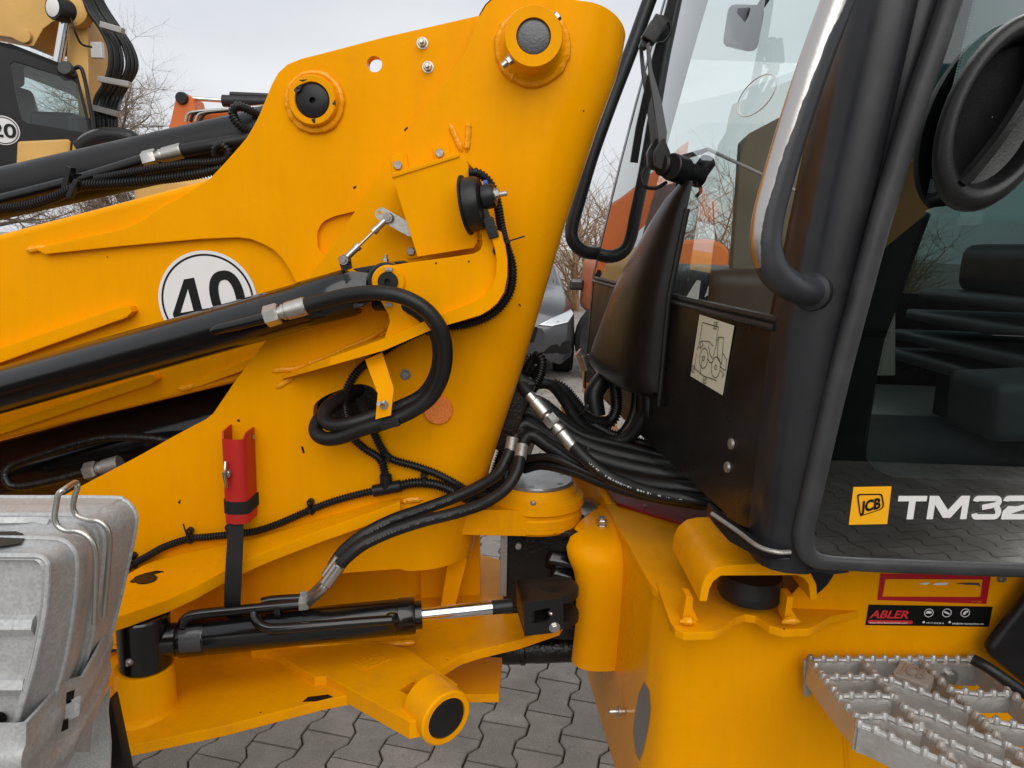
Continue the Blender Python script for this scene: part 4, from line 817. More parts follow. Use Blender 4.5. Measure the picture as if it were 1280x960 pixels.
weld('weld_bead', [(789, 700, 1.43), (791, 730, 1.425), (793, 760, 1.425), (791, 800, 1.425), (788, 850, 1.43)], 0.008, lug, 80)
# curved casting behind the joint (front of the rear frame)
m_ = MB(); m_.grid([[aY(u, v_, y) for u, v_, y in r_] for r_ in ([(706, 582, 1.80), (706, 640, 1.80), (710, 690, 1.75)], [(724, 584, 1.74), (736, 640, 1.70), (742, 690, 1.66)], [(738, 590, 1.68), (758, 640, 1.64), (766, 690, 1.6)], [(748, 597, 1.64), (772, 645, 1.58), (786, 690, 1.55)])]); m_.build('joint_cheek', 'yellow', rear, thick=0.012)
# lens-shaped grey patch and grease nipple on the frame side
def wall(u, v_, o=0.0015):   # point on the bent frame side seen at a pixel
    best = None
    for (x0, y0), (x1, y1) in zip(wp, wp[1:]):
        n_ = V((y1-y0, -(x1-x0), 0))
        d_ = ray(u, v_)
        if abs(d_.dot(n_)) < 1e-6: continue
        t_ = (V((x0, y0, 0))-V((0, 0, 0))).dot(n_)/d_.dot(n_); p = C0+d_*t_
        s_ = ((p.x-x0)*(x1-x0)+(p.y-y0)*(y1-y0))/((x1-x0)**2+(y1-y0)**2)
        if -0.02 <= s_ <= 1.02 and t_ > 0 and (best is None or t_ < best[0]):
            nn_ = n_.normalized(); nn_ = nn_ if nn_.dot(d_) < 0 else -nn_
            best = (t_, p+nn_*o)
    return best[1]
ls = [(806, 852), (812, 862), (814, 885), (811, 910), (805, 938), (800, 951), (795, 940), (792, 915), (795, 888), (800, 865)]
m_ = MB(); P = [wall(*p) for p in ls]; m_.add([wall(803, 900)]+P, [(0, i+1, (i+1) % len(P)+1) for i in range(len(P))]); m_.build('surface_patch', 'steel_dull', rear, smooth=60)
q = wall(782, 889); m_ = MB(); m_.lathe([(0.006, 0), (0.006, 0.01), (0.010, 0.011), (0.010, 0.014), (0.005, 0.015), (0.005, 0.03), (0.003, 0.034), (0, 0.036)], q, V((-1, -0.1, 0)), 14); m_.build('grease_nipple', 'zinc', rear)
# red mat on the deck
m_ = MB(); m_.prism([aZ(*p, ZR+0.012) for p in ((752, 601), (771, 628), (865, 656), (960, 668), (930, 620), (800, 590))], (0, 0, -0.008)); mat_ = m_.build('deck_mat', 'red_mat', loader, bevel=0.002)
bolt('mat_screw', aZ(806, 633, ZR+0.012), ZA, 0.005, mat_, 'steel_dull', False)
m_ = MB(); m_.tube([wall(1052+i*1.5, 862+i*24, 0.0) for i in range(6)], 0.004, 8); m_.build('frame_seam', 'yellow', rear)
# stickers on the frame side
SY = 1.1172
def rect(name, uv, y, mat, parent, th=0.0005): m_ = MB(); m_.prism(px(uv, y), (0, th, 0)); return m_.build(name, mat, parent, smooth=0)
m_ = MB(); m_.prism(px([(1101, 717), (1239, 718.5), (1233, 755), (1097, 750)], SY), (0, 0.0006, 0), [px([(1107, 724), (1229, 724.5), (1226, 746.5), (1103, 746)], SY)]); m_.build('red_frame_sticker', 'sticker_red', rear, smooth=0)
rect('torn_print', [(1148, 730), (1156, 728), (1163, 728.5), (1158, 731)], SY-0.0002, 'white', rear); rect('torn_print', [(1168, 729), (1186, 728), (1184, 731), (1166, 731.5)], SY-0.0002, 'white', rear); rect('torn_print', [(1195, 729.5), (1212, 728.5), (1224, 729), (1226, 734), (1223, 731.5), (1208, 731)], SY-0.0002, 'steel_dark', rear)
rect('contact_sticker', [(1086, 756), (1241, 758.5), (1236, 783.5), (1082, 781.5)], SY, 'ink', rear)
o = aY(1087, 772, SY-0.0008); xd = (aY(1236, 774, SY)-aY(1087, 772, SY)).normalized()
text('sticker_text', 'ABLER', aY(1087, 772.2, SY-0.0006), xd, ZA, 0.0142, 'text_red', rear, 0.03, 0.0003, 0.25, width=0.0655)
m_ = MB(); m_.prism(roundpoly(px([(1085, 775), (1141, 776), (1140.5, 780), (1085, 779.5)], SY-0.0006), 0.002), (0, 0.0003, 0)); m_.build('sticker_bar', 'text_red', rear, smooth=0)
text('sticker_text', 'www.abler-baumaschinen.com', aY(1086.5, 779, SY-0.001), xd, ZA, 0.0032, 'white', rear, 0.01, 0.0003, 0, width=0.064)
text('sticker_text', '+49 171 810 28 16', aY(1157, 779.5, SY-0.0008), xd, ZA, 0.003, 'white', rear, 0.02, 0.0003, 0, width=0.030)
text('sticker_text', 'info@abler-baumaschinen.com', aY(1190, 780.2, SY-0.0008), xd, ZA, 0.003, 'white', rear, 0.02, 0.0003, 0, width=0.053)
for u in (1154.5, 1187): m_ = MB(); m_.lathe([(0, 0.0003), (0.0021, 0.0003)], aY(u, 777.6, SY-0.0006), -YA, 14); m_.build('sticker_icon', 'white', rear, recalc=False)
for i, u in enumerate((1161, 1183.5, 1206.5)):
    q = aY(u, 766, SY-0.0006); m_ = MB(); m_.lathe([(0.0066, 0.0003), (0.0078, 0.0003)], q, -YA, 28); m_.build('sticker_icon', 'white', rear, recalc=False)
    g = [[(-4, -1), (3, -1), (4, 1), (1, 3.2), (-2, 2.6), (-4, 1)], [(-4, 2.5), (0, 1.5), (4, -1), (3.5, -2.5), (0, -1.2), (-3.5, 0)], [(-3, -2.5), (0, -3), (1, 0), (3.5, 1), (3, 3.5), (0, 3), (-2.5, 0.5)]][i]
    m_ = MB(); m_.add([q+V((x*0.00125, -0.0004, z*0.00125)) for x, z in g], [tuple(range(len(g)))]); m_.build('sticker_icon', 'white', rear, smooth=0, recalc=False)
bolt('bolt', aY(1252, 723, SY), -YA, 0.0055, rear, 'steel_dull')
text('sticker_text', '817/10960', aY(1214, 752.6, SY-0.0004), xd, ZA, 0.002, 'sticker_yellow', rear, 0.0, 0.0003, 0.2, width=0.017)
# mudguard at the right
m_ = MB(); m_.prism(px([(1308, 722), (1294, 738), (1236, 812), (1242, 824), (1338, 905), (1600, 960), (2100, 960), (2100, 735)], 1.070), (0, 0.022, 0)); m_.build('mudguard', 'black_satin', loader, bevel=0.01, seg=3)
m_ = MB(); m_.tube(spline(px([(1216, 824, 1.05), (1240, 838, 1.03), (1300, 880, 1.0)]), 8), 0.009, 10); m_.build('mudguard_edge', 'rubber', loader)
# ================================================================ step
ZS = 0.964
def st_(x, y): return aZ(1000+x/4.571, 800+y/4.571, ZS)
STEP = empty('step', st_(600, 400), parent=loader)
def tooth(m_, p, r=0.0052): m_.lathe([(r*1.25, -0.002), (r*1.15, 0.003), (r*0.7, 0.0085), (0, 0.0088)], p, ZA, 8)
def gbar(pts, teeth=0.021, h=0.030, th=0.0055, mat='alu'):
    P = [st_(*p) for p in pts]; m_ = MB()
    m_.sweep(P, [(-th/2, -h), (th/2, -h), (th/2, -0.002), (th/4, 0), (-th/4, 0), (-th/2, -0.002)], up=(0, 0, 1))
    rail = [p+ZA*0.0 for p in P]; m_.tube(rail, 0.0042, 8)
    for p in resample(P, teeth): tooth(m_, p)
    return m_.build('grating_bar', mat, STEP, smooth=35)
gbar([(60, 112), (350, 112), (680, 112), (985, 112)])
gbar([(60, 112), (135, 215), (215, 320), (320, 440), (338, 482)], h=0.042, th=0.009)
gbar([(338, 482), (415, 508), (520, 558), (630, 608), (740, 658), (850, 708), (1000, 775), (1180, 860)], h=0.042, th=0.008)
gbar([(135, 215), (435, 215)]); gbar([(215, 320), (465, 320), (540, 330)]); gbar([(320, 440), (495, 440), (580, 478), (710, 515)])
gbar([(350, 112), (435, 215), (540, 330), (650, 455), (710, 515), (790, 590), (850, 665), (990, 790)], mat='alu_dirty', th=0.007)
gbar([(680, 112), (770, 205), (860, 290), (980, 410), (1110, 540), (1190, 610), (1280, 690), (1400, 790)], mat='alu_dirty', th=0.007)
gbar([(435, 215), (550, 240), (750, 318), (840, 352), (980, 410)]); gbar([(600, 395), (735, 427), (945, 515), (1060, 560), (1190, 610)]); gbar([(770, 560), (910, 610), (1030, 660), (1150, 705), (1300, 760)])
gbar([(985, 112), (1090, 205), (1210, 310), (1300, 395), (1450, 540)], th=0.007, mat='alu_dirty'); gbar([(860, 290), (935, 298), (1045, 312), (1210, 310)]); gbar([(1040, 465), (1100, 462), (1240, 492), (1330, 505)]); gbar([(1190, 610), (1300, 650), (1420, 690)]); gbar([(1450, 540), (1500, 700), (1400, 800), (1180, 860)], h=0.042, th=0.008)
pd = [(578, 128), (768, 226), (732, 282), (524, 208)]
m_ = MB(); m_.prism(roundpoly([st_(*p)+ZA*0.006 for p in pd], 0.006), (0, 0, -0.02)); m_.build('step_pad', 'alu_dirty', STEP, bevel=0.002)
e0, e1, e3 = st_(*pd[3]), st_(*pd[2]), st_(*pd[0]); xd2 = (e1-e0); yd2 = (e3-e0); tx = text('step_pad_text', 'JCB', e0+xd2*0.16+yd2*0.22+ZA*0.0065, xd2, yd2, yd2.length*0.6, 'alu', STEP, 0.02, 0.001, width=xd2.length*0.7)
q = st_(820, 235)-ZA*0.016; q = V((q.x, 1.09, q.z)); bolt('bolt', aY(1186, 846, 1.085), -YA+ZA*0.1, 0.0105, STEP, 'zinc')
m_ = MB(); m_.prism(px([(1005, 826), (1018, 826), (1017, 862), (1011, 872), (1005, 870)], 1.085), (0, 0.006, 0)); m_.build('step_bracket', 'alu_dirty', STEP, bevel=0.001)
m_ = MB(); z0 = st_(300, 112); m_.prism([V((st_(70, 112).x, 1.092, ZS-0.002)), V((st_(1000, 112).x, 1.092, ZS-0.002)), V((st_(1000, 112).x, 1.092, ZS-0.04)), V((st_(70, 112).x, 1.092, ZS-0.04))], (0, -0.006, 0)); m_.build('step_back', 'alu', STEP, bevel=0.001)
# ================================================================ cab
ZF, ZSILL = 1.20, 1.522           # cab floor and windscreen sill
def xn(z): return 0.372+0.10*(z-ZSILL) if z > ZSILL else 0.372+0.01*(z-ZSILL)
def xf(z):
    t_ = z-1.529
    return 0.243+0.17*t_+0.04*t_*t_ if t_ > 0 else 0.243+0.03*t_
YN, YF = 1.02, 2.25
def fx(y, z): t_ = (y-YN)/(YF-YN); return xn(z)*(1-t_)+xf(z)*t_-0.006*math.sin(math.pi*max(0, min(1, t_)))
cabm = MB()
ys = [YN+(YF-YN)*i/14 for i in range(15)]
cabm.grid([[V((fx(y, z), y, z)) for y in ys] for z in (ZSILL-0.006, ZSILL-0.012, 1.42, 1.32, 1.25, ZF)])
cabm.grid([[V((fx(y, z)+0.02, y, z)) for y in ys] for z in (ZSILL-0.012, ZF)])
cab = cabm.build('cab_front_panel', 'cab_brown', loader, smooth=50, recalc=False)
m_ = MB(); m_.tube([V((fx(y, ZSILL)-0.002, y, ZSILL-0.006)) for y in ys], 0.005, 8); m_.build('sill_edge', 'cab_grey', cab)
m_ = MB(); zs = [ZSILL+0.008+(2.52-ZSILL)*i/12 for i in range(13)]
m_.grid([[V((fx(y, z), y, z)) for y in ys] for z in zs]); ws = m_.build('windscreen', 'glass', loader, smooth=60)
m_ = MB(); m_.tube([V((fx(y, ZSILL)+0.004, y, ZSILL+0.004)) for y in ys], 0.007, 8); m_.build('windscreen_seal', 'rubber', ws)
# frit band along the near edge of the windscreen
m_ = MB(); m_.grid([[V((fx(YN+o, z)+0.004, YN+o, z)) for o in (0.0, 0.035)] for z in zs]); m_.build('windscreen_frit', 'cab_brown', ws)
# near A pillar
sec = [(0.0, 0.085), (0.0, 0.045), (0.004, 0.026), (0.014, 0.012), (0.03, 0.003), (0.05, 0.0), (0.064, 0.002), (0.072, 0.010), (0.078, 0.010), (0.10, 0.004), (0.125, 0.012), (0.125, 0.08)]
def pillar(xfun, y0, sgn, zz): return [[V((xfun(z)+x-0.002, y0+sgn*y, z)) for x, y in sec] for z in zz]
zz = [1.175, 1.25, 1.35, 1.45, 1.525, 1.65, 1.8, 2.0, 2.2, 2.4, 2.55]
m_ = MB(); m_.grid(pillar(xn, 0.952, 1, zz), True); pn = m_.build('cab_pillar', 'cab_grey', loader, smooth=45)
m_ = MB(); m_.grid(pillar(xf, 2.34, -1, zz), True); m_.build('cab_far_pillar', 'cab_grey', loader, smooth=45)
# foot of the pillar, worn edge
m_ = MB(); ft = px([(896, 640, 1.06), (925, 664, 1.01), (950, 683, 0.965), (975, 691, 0.95), (990, 692, 0.95), (990, 700, 0.95), (968, 700, 0.95), (940, 694, 0.97), (912, 678, 1.02), (892, 655, 1.07)]); m_.prism(ft, (0.0, 0.05, 0.0)); m_.build('pillar_foot', 'black_satin', pn, bevel=0.003)
m_ = MB(); m_.tube(spline(px([(890, 642, 1.06), (922, 664, 1.008), (948, 683, 0.962), (972, 690, 0.948), (988, 690, 0.948)]), 6), 0.0035, 8); m_.build('worn_edge', 'steel_dull', pn)
for u, v_ in ((915, 555), (910, 584)):
    p = aP(u, v_, V((fx(1.12, 1.35)-0.001, 1.12, 1.35)), V((-1, -0.12, 0)).normalized()); m_ = MB(); m_.lathe([(0.0095, 0), (0.0085, 0.004), (0.005, 0.005), (0, 0.004)], p, V((-1, -0.12, 0)), 18); m_.build('panel_bolt', 'steel_dull', cab)
# mounted-attachment label with the little loader drawing
pn_ = V((-1, (fx(1.42, 1.4)-fx(1.16, 1.4))/0.26, 0.0)).normalized(); pp = V((fx(1.16, 1.4), 1.16, 1.4))+pn_*0.0016
Lc = [aP(u, v_, pp, pn_) for u, v_ in ((874.5, 393), (917.5, 407), (903, 494), (863, 470))]
m_ = MB(); m_.prism(Lc, pn_*-0.0005); m_.build('diagram_label', 'cream', cab, smooth=0)
ox = Lc[3]; xd3 = (Lc[2]-Lc[3]); yd3 = (Lc[0]-Lc[3])
def lab(a, b): return (a*xd3.length, b*yd3.length)
DG = [[(0.14, 0.9), (0.14, 0.62), (0.2, 0.52)], [(0.14, 0.9), (0.62, 0.92), (0.62, 0.7)], [(0.12, 0.55), (0.2, 0.62), (0.42, 0.66), (0.56, 0.62)], [(0.1, 0.45), (0.13, 0.52), (0.2, 0.5), (0.26, 0.56), (0.22, 0.6)],
      [(0.60, 0.45), (0.66, 0.78), (0.80, 0.80), (0.86, 0.42)], [(0.66, 0.78), (0.72, 0.48), (0.86, 0.42)], [(0.84, 0.58), (0.97, 0.52), (0.99, 0.36), (0.82, 0.38)], [(0.42, 0.6), (0.5, 0.48), (0.6, 0.44)], [(0.45, 0.4), (0.55, 0.36), (0.62, 0.4)],
      [(0.1, 0.40), (0.1, 0.16), (0.4, 0.12), (0.8, 0.16)], [(0.3, 0.40), (0.3, 0.12)], [(0.86, 0.33), (0.96, 0.30), (0.92, 0.24)]]
for cx, cy in ((0.34, 0.38), (0.72, 0.34)):
    DG.append([(cx+0.125*math.cos(a), cy+0.155*math.sin(a)) for a in [2*math.pi*i/20 for i in range(21)]]); DG.append([(cx+0.03*math.cos(a), cy+0.035*math.sin(a)) for a in [2*math.pi*i/10 for i in range(11)]])
for cx, cy in ((0.52, 0.93), (0.06, 0.14), (0.46, 0.08)):
    DG += [[(cx-0.03, cy-0.06), (cx+0.05, cy-0.05), (cx+0.05, cy+0.05), (cx-0.03, cy+0.04), (cx-0.03, cy-0.06)], [(cx-0.01, cy-0.04), (cx+0.03, cy+0.03)]]
strokes('diagram_line', [[lab(*p) for p in l] for l in DG], 0.0013, ox, xd3.normalized(), yd3.normalized(), 'ink', cab, lift=0.0012)
# rounded hose cover in front of the windscreen
rows = []
for i in range(15):
    t_ = i/14; z = 1.325+(1.755-1.325)*t_; w_ = 0.228*(1-t_)**0.85+0.032; pr = 0.066*(1-t_)**0.6+0.012
    if i == 0: z += 0.0
    yc = 1.478+w_; row = []
    for k in range(17):
        a = math.pi*k/16; y = yc-w_*math.cos(a); row.append(V((fx(y, z)-0.004-pr*math.sin(a)**0.7, y, z)))
    rows.append(row)
bot = [p.lerp(V((0.30, rows[0][8].y, 1.315)), 0.12)-ZA*0.014 for p in rows[0]]
m_ = MB(); m_.grid([bot]+rows); cov = m_.build('hose_cover', 'cab_brown', loader, smooth=60)
m_ = MB(); m_.tube(spline([V((fx(1.47, z)-0.008, 1.464, z)) for z in (1.70, 1.60, 1.53, 1.51, 1.45, 1.36, 1.30)], 4), 0.006, 8); m_.build('cover_seal', 'rubber', cov)
for z in (1.49, 1.545, 1.66): m_ = MB(); m_.lathe([(0.007, 0), (0.005, 0.004), (0, 0.005)], V((fx(1.49, z)-0.016, 1.486, z)), V((-0.6, -0.8, 0)), 12); m_.build('cover_screw', 'black_satin', cov)
m_ = MB(); m_.prism([V((fx(y, z)-0.006, y, z)) for y, z in ((1.60, ZSILL), (1.80, ZSILL), (1.74, 1.76), (1.58, 1.76))], (0.004, 0, 0)); m_.build('centre_bar', 'black_satin', ws)
# wiper
wb = V((fx(1.50, 1.76)-0.045, 1.52, 1.765)); WP = empty('wiper', wb, parent=loader)
m_ = MB(); m_.cyl(aY(826, 205, 1.50), aY(876, 222, 1.56), 0.022, 20, bevel=0.004); m_.cyl(aY(870, 222, 1.56), aY(886, 200, 1.58), 0.018, 16, bevel=0.004); m_.cyl(aY(838, 208, 1.49), aY(855, 214, 1.515), 0.027, 20, bevel=0.002); m_.box(aY(848, 198, 1.56), (0.11, 0.05, 0.008), Matrix.Rotation(-0.3, 3, 'Y')); m_.build('wiper_hub', 'plastic', WP)
for du, dy in ((0, 0.0), (-9, 0.05)):
    m_ = MB(); A = [(826+du, 196), (822+du, 165), (817+du, 130), (811+du, 90), (808+du, 55)]; B = [(832+du*0.6, 190), (834+du*0.6, 165), (827+du*0.7, 125), (816+du, 88), (812+du, 52)]
    m_.prism(px(A, 1.50+dy)+px(list(reversed(B)), 1.50+dy), (0, 0.009, 0)); m_.build('wiper_arm', 'plastic_grey', WP, bevel=0.002)
    m_ = MB(); m_.prism(roundpoly(px([(818+du, 190), (830+du, 170), (840+du, 195), (836+du, 214), (820+du, 210)], 1.495+dy), 0.008), (0, 0.022, 0)); m_.build('arm_knuckle', 'plastic', WP, bevel=0.003)
m_ = MB(); m_.box(aY(815, 42, 1.52), (0.03, 0.03, 0.035), Matrix.Rotation(0.5, 3, 'Y')); m_.box(aY(823, 30, 1.52), (0.03, 0.03, 0.022), Matrix.Rotation(0.5, 3, 'Y')); m_.box(aY(806, 52, 1.53), (0.016, 0.02, 0.03), Matrix.Rotation(0.3, 3, 'Y')); m_.build('blade_joint', 'plastic', WP, bevel=0.004)
m_ = MB(); m_.sweep(px([(848, -40, 1.545), (832, 20, 1.54), (818, 70, 1.545), (806, 120, 1.55), (797, 160, 1.555), (790, 203, 1.56)]), [(-0.006, -0.004), (0.006, -0.004), (0.002, 0.012), (-0.002, 0.012)]); m_.build('wiper_blade', 'rubber', WP)
hose('washer_hose', [(818, 28, 1.52), (826, 21, 1.52), (836, 27, 1.52), (838, 40, 1.52), (830, 52, 1.52), (822, 53, 1.52)], 0.0035, 'rubber', WP)
hose('washer_hose', [(806, 210, 1.50), (802, 222, 1.50), (806, 233, 1.50), (820, 235, 1.51), (833, 228, 1.52)], 0.0038, 'rubber', WP)
hose('washer_hose', [(872, 226, 1.55), (876, 238, 1.55), (870, 246, 1.55)], 0.0038, 'rubber', WP)
# grab rails
pr_ = spline(px([(1075, -80, 0.885), (1051, -10, 0.885), (1018, 80, 0.885), (990, 165, 0.885), (968, 240, 0.885), (959, 280, 0.885), (958, 312, 0.885), (968, 340, 0.888), (988, 357, 0.905), (1006, 363, 0.935), (1016, 364, 0.965)]), 10)
m_ = MB(); m_.tube(pr_, 0.0185, 24); gr = m_.build('grab_rail', 'worn_rail', loader)
wa = gr.data.attributes.new('wear', 'FLOAT', 'POINT'); vals = []
for i, v_ in enumerate(gr.data.vertices):
    r_ = pr_[min(len(pr_)-1, i//24)]; sx = (v_.co.x-r_.x)/0.0185
    vals.append(max(0.0, min(1.0, 0.5-sx*0.55+(v_.co.z-1.84)*1.7)) if v_.co.z > 1.60 else 0.0)
wa.data.foreach_set('value', vals)
m_ = MB(); q = aY(1012, 364, 0.95); m_.lathe([(0.026, 0.0), (0.025, 0.012), (0.0185, 0.014)], aY(1016, 365, 0.966), aY(1000, 362, 0.92)-aY(1016, 365, 0.966), 28); m_.build('rail_collar', 'cab_grey', gr)
hose('far_grab_rail', [(838, -60, 2.28), (815, -8, 2.28), (790, 60, 2.28), (765, 125, 2.28), (740, 195, 2.28), (724, 250, 2.28), (715, 284, 2.28), (717, 302, 2.28), (730, 314, 2.29), (750, 316, 2.31), (764, 308, 2.35)], 0.021, 'cab_grey', loader)
# door: seal, glass, frit, handle
dpath = [(1205, -50), (1190, -5), (1172, 50), (1148, 120), (1120, 210), (1096, 290), (1072, 380), (1050, 465), (1030, 550), (1014, 620), (1004, 662), (1004, 680), (1010, 693), (1026, 701), (1060, 704), (1130, 707), (1300, 713), (1420, 717)]
DP = spline(px(dpath, 0.945), 6)
m_ = MB(); m_.sweep(DP, [(0.0155*math.copysign(abs(math.cos(a))**0.7, math.cos(a)), 0.0155*math.copysign(abs(math.sin(a))**0.7, math.sin(a))) for a in [2*math.pi*i/16 for i in range(16)]], scale=[0.84 if i < 70 else 0.84-0.2*min(1, (i-70)/12) for i in range(len(DP))]); door = m_.build('door_seal', 'seal', loader)
gp = px([(1205, -50), (1172, 50), (1120, 210), (1072, 380), (1030, 550), (1006, 655), (1010, 685), (1030, 700), (1300, 712), (1700, 730), (1700, -60)], 0.944)
m_ = MB(); m_.add(gp, [tuple(range(len(gp)))]); dg_ = m_.build('door_glass', 'glass_door', loader, smooth=0)
clear = [(1226, -40), (1180, 150), (1150, 280), (1105, 427), (1086, 515), (1080, 552), (1083, 574), (1094, 587), (1118, 597), (1300, 602), (1650, 612), (1650, -40)]
m_ = MB(); m_.prism([p+YA*0.003 for p in gp], (0, 0.0015, 0), [px(clear, 0.947)]); m_.build('glass_frit', 'ink', dg_, smooth=0)
m_ = MB()   # dotted fade of the frit
for k in range(2):
    cl_ = resample(px([(1226+k*3, -40), (1180+k*3, 150), (1150+k*3, 280), (1105+k*3, 427), (1086+k*3, 515), (1080.5+k*3, 552), (1083+k*3, 574-k), (1094+k*2, 587-k*2), (1118+k, 597-k*3), (1300, 602-k*3), (1400, 605-k*3)], 0.9468), 0.0034)
    for p in cl_:
        r_ = 0.0012-0.0003*k; m_.add([p+V((r_, 0, 0)), p+V((0, 0, r_)), p-V((r_, 0, 0)), p-V((0, 0, r_))], [(0, 1, 2, 3)])
m_.build('frit_dots', 'ink', dg_, smooth=0)
# emblem and type lettering on the glass
LY = 0.9425
m_ = MB(); m_.prism(px([(1067, 609), (1114.5, 608), (1109, 655), (1061, 656)], LY), (0, 0.0004, 0)); m_.build('emblem', 'sticker_yellow', dg_, smooth=0)
em = roundpoly(px([(1071, 617.5), (1103, 617), (1105.5, 632), (1102, 637), (1077, 645), (1074.5, 643)], LY-0.0008), 0.004, 3)
m_ = MB(); cc = sum(em, V())/len(em); m_.grid([em+[em[0]], [cc+(p-cc)*0.89 for p in em+[em[0]]]]); m_.build('emblem_outline', 'ink', dg_, smooth=0, recalc=False)
text('emblem_text', 'JCB', aY(1077, 640, LY-0.0006), aY(1105, 634, LY)-aY(1077, 640, LY), V((-0.05, 0, 1)), 0.0155, 'ink', dg_, 0.042, 0.0003, 0.0, width=0.0275)
b0 = aY(1119, 649, LY); xd4 = (aY(1280, 648.5, LY)-b0).normalized(); U = 0.0338/100
def glyph(x0, polys):
    m_ = MB()
    for k, q in enumerate(polys): m_.add([b0+xd4*((x0+x)*U)+ZA*(z*U)-YA*(0.0004+0.0001*k) for x, z in q], [tuple(range(len(q)))])
    m_.build('type_letter', 'white', dg_, smooth=0, recalc=False)
def band(line, wd=24):
    """closed outline round an open centre line"""
    P = [V((x, y)) for x, y in line]; n = len(P); L = []; Rr = []
    for i in range(n):
        d1 = (P[i]-P[i-1]).normalized() if i else (P[1]-P[0]).normalized(); d2 = (P[i+1]-P[i]).normalized() if i < n-1 else d1
        q = V((-d1.y, d1.x))+V((-d2.y, d2.x)); q = q*(wd/max(1.2, q.length_squared)); L.append(P[i]+q); Rr.append(P[i]-q)
    return [[L[i], L[i+1], Rr[i+1], Rr[i]] for i in range(n-1)]
def arc(cx, cy, rx, ry, a0, a1, n=6): return [(cx+rx*math.cos(R(a0+(a1-a0)*i/n)), cy+ry*math.sin(R(a0+(a1-a0)*i/n))) for i in range(n+1)]
glyph(0, [[(0, 77), (116, 77), (116, 100), (0, 100)], [(45, 0), (72, 0), (72, 77), (45, 77)]])
glyph(126, [[(0, 0), (26, 0), (26, 100), (0, 100)], [(136, 0), (162, 0), (162, 100), (136, 100)], [(26, 100), (36, 100), (81, 40), (81, 6), (66, 6), (26, 62)], [(136, 100), (126, 100), (81, 40), (81, 6), (96, 6), (136, 62)]])
glyph(302, band(arc(22, 76, 10, 12.5, 180, 90, 3)+arc(92, 75, 13, 13.5, 90, -90, 6)+[(40, 51)], 23)+band([(90, 50)]+arc(94, 31, 14, 19.5, 90, -90, 6)+arc(22, 26, 11, 14.5, -90, -180, 3), 23))
glyph(424, band(arc(22, 76, 10, 12.5, 180, 90, 3)+arc(92, 71, 13, 17.5, 90, -60, 6)+[(60, 44), (26, 38)]+arc(26, 26, 13, 12, 90, 180, 3)+[(13, 11.5), (112, 11.5)], 23))
glyph(548, band(arc(62, 50, 48, 38, 0, 360, 28), 24))
# oval door handle
hcx = aY(1256, 142, 0.915); e1_ = V((0.30, 0, 0.955)).normalized(); e2_ = V((0.955, 0, -0.30)).normalized()
el = lambda a, s, y: hcx+e1_*(math.cos(a)*0.112*s)+e2_*(math.sin(a)*0.063*s)+YA*y
AN = [2*math.pi*i/44 for i in range(44)]
m_ = MB(); m_.grid([[el(a, s, y) for a in AN] for s, y in ((1.06, 0.014), (1.07, 0.004), (1.03, -0.004), (0.94, -0.008), (0.84, -0.006), (0.78, 0.004), (0.74, 0.018), (0.5, 0.022), (0.01, 0.023))], True); hnd = m_.build('door_handle', 'plastic', loader, smooth=60)
m_ = MB(); m_.sweep(spline([el(math.pi*1.06, 0.80, 0.010), el(math.pi*0.95, 0.62, 0.004)+e2_*-0.01, hcx+e1_*-0.02+e2_*0.005-YA*0.004, hcx+e1_*0.04+e2_*0.012-YA*0.002, el(0.1, 0.78, 0.012)], 8), [(-0.021, -0.008), (0.021, -0.008), (0.024, 0.0), (0.016, 0.007), (-0.016, 0.007), (-0.024, 0.0)]); m_.build('handle_lever', 'plastic', hnd, smooth=60)
# cab body behind the glass: floor, roof, far side, rear, seat, dash
cb = MB(); cb.box((1.15, 1.62, ZF+0.01), (1.45, 1.30, 0.02)); cb.build('cab_floor', 'liner', loader)
m_ = MB(); m_.prism([V((0.50, 0.96, 2.53)), V((1.9, 0.96, 2.53)), V((1.9, 2.33, 2.53)), V((0.50, 2.33, 2.53))], (0, 0, 0.10)); m_.build('cab_roof', 'cab_grey', loader, bevel=0.02)
m_ = MB(); m_.box((1.2, 1.62, 2.515), (1.3, 1.25, 0.02)); m_.build('roof_lining', 'liner', loader, bevel=0.005)
m_ = MB(); m_.add([V((0.40, 2.32, 1.50)), V((0.95, 2.32, 1.50)), V((0.95, 2.32, 2.5)), V((0.52, 2.32, 2.5))], [(0, 1, 2, 3)]); m_.build('far_side_glass', 'glass', loader, smooth=0)
m_ = MB(); m_.add([V((0.97, 2.32, 1.50)), V((1.8, 2.32, 1.50)), V((1.8, 2.32, 2.5)), V((0.97, 2.32, 2.5))], [(0, 1, 2, 3)]); m_.build('far_side_glass', 'glass_dark', loader, smooth=0)
m_ = MB(); m_.box((1.1, 2.32, 1.35), (1.42, 0.02, 0.32)); m_.build('far_side_panel', 'cab_brown', loader)
m_ = MB(); m_.add([V((1.85, 1.0, 1.75)), V((1.85, 2.3, 1.75)), V((1.85, 2.3, 2.5)), V((1.85, 1.0, 2.5))], [(0, 1, 2, 3)]); m_.build('rear_glass', 'glass_dark', loader, smooth=0)
m_ = MB(); m_.box((1.86, 1.65, 1.48), (0.04, 1.3, 0.56)); m_.build('rear_panel', 'plastic', loader)
for y in (0.99, 2.3):
    m_ = MB(); m_.box((1.84, y, 1.85), (0.08, 0.06, 1.35)); m_.build('rear_pillar', 'cab_grey', loader, bevel=0.01)
seat = MB(); sx, sy = 1.36, 1.62
seat.box((sx, sy, 1.60), (0.48, 0.50, 0.12)); seat = seat.build('seat_cushion', 'plastic', loader, bevel=0.04, seg=4)
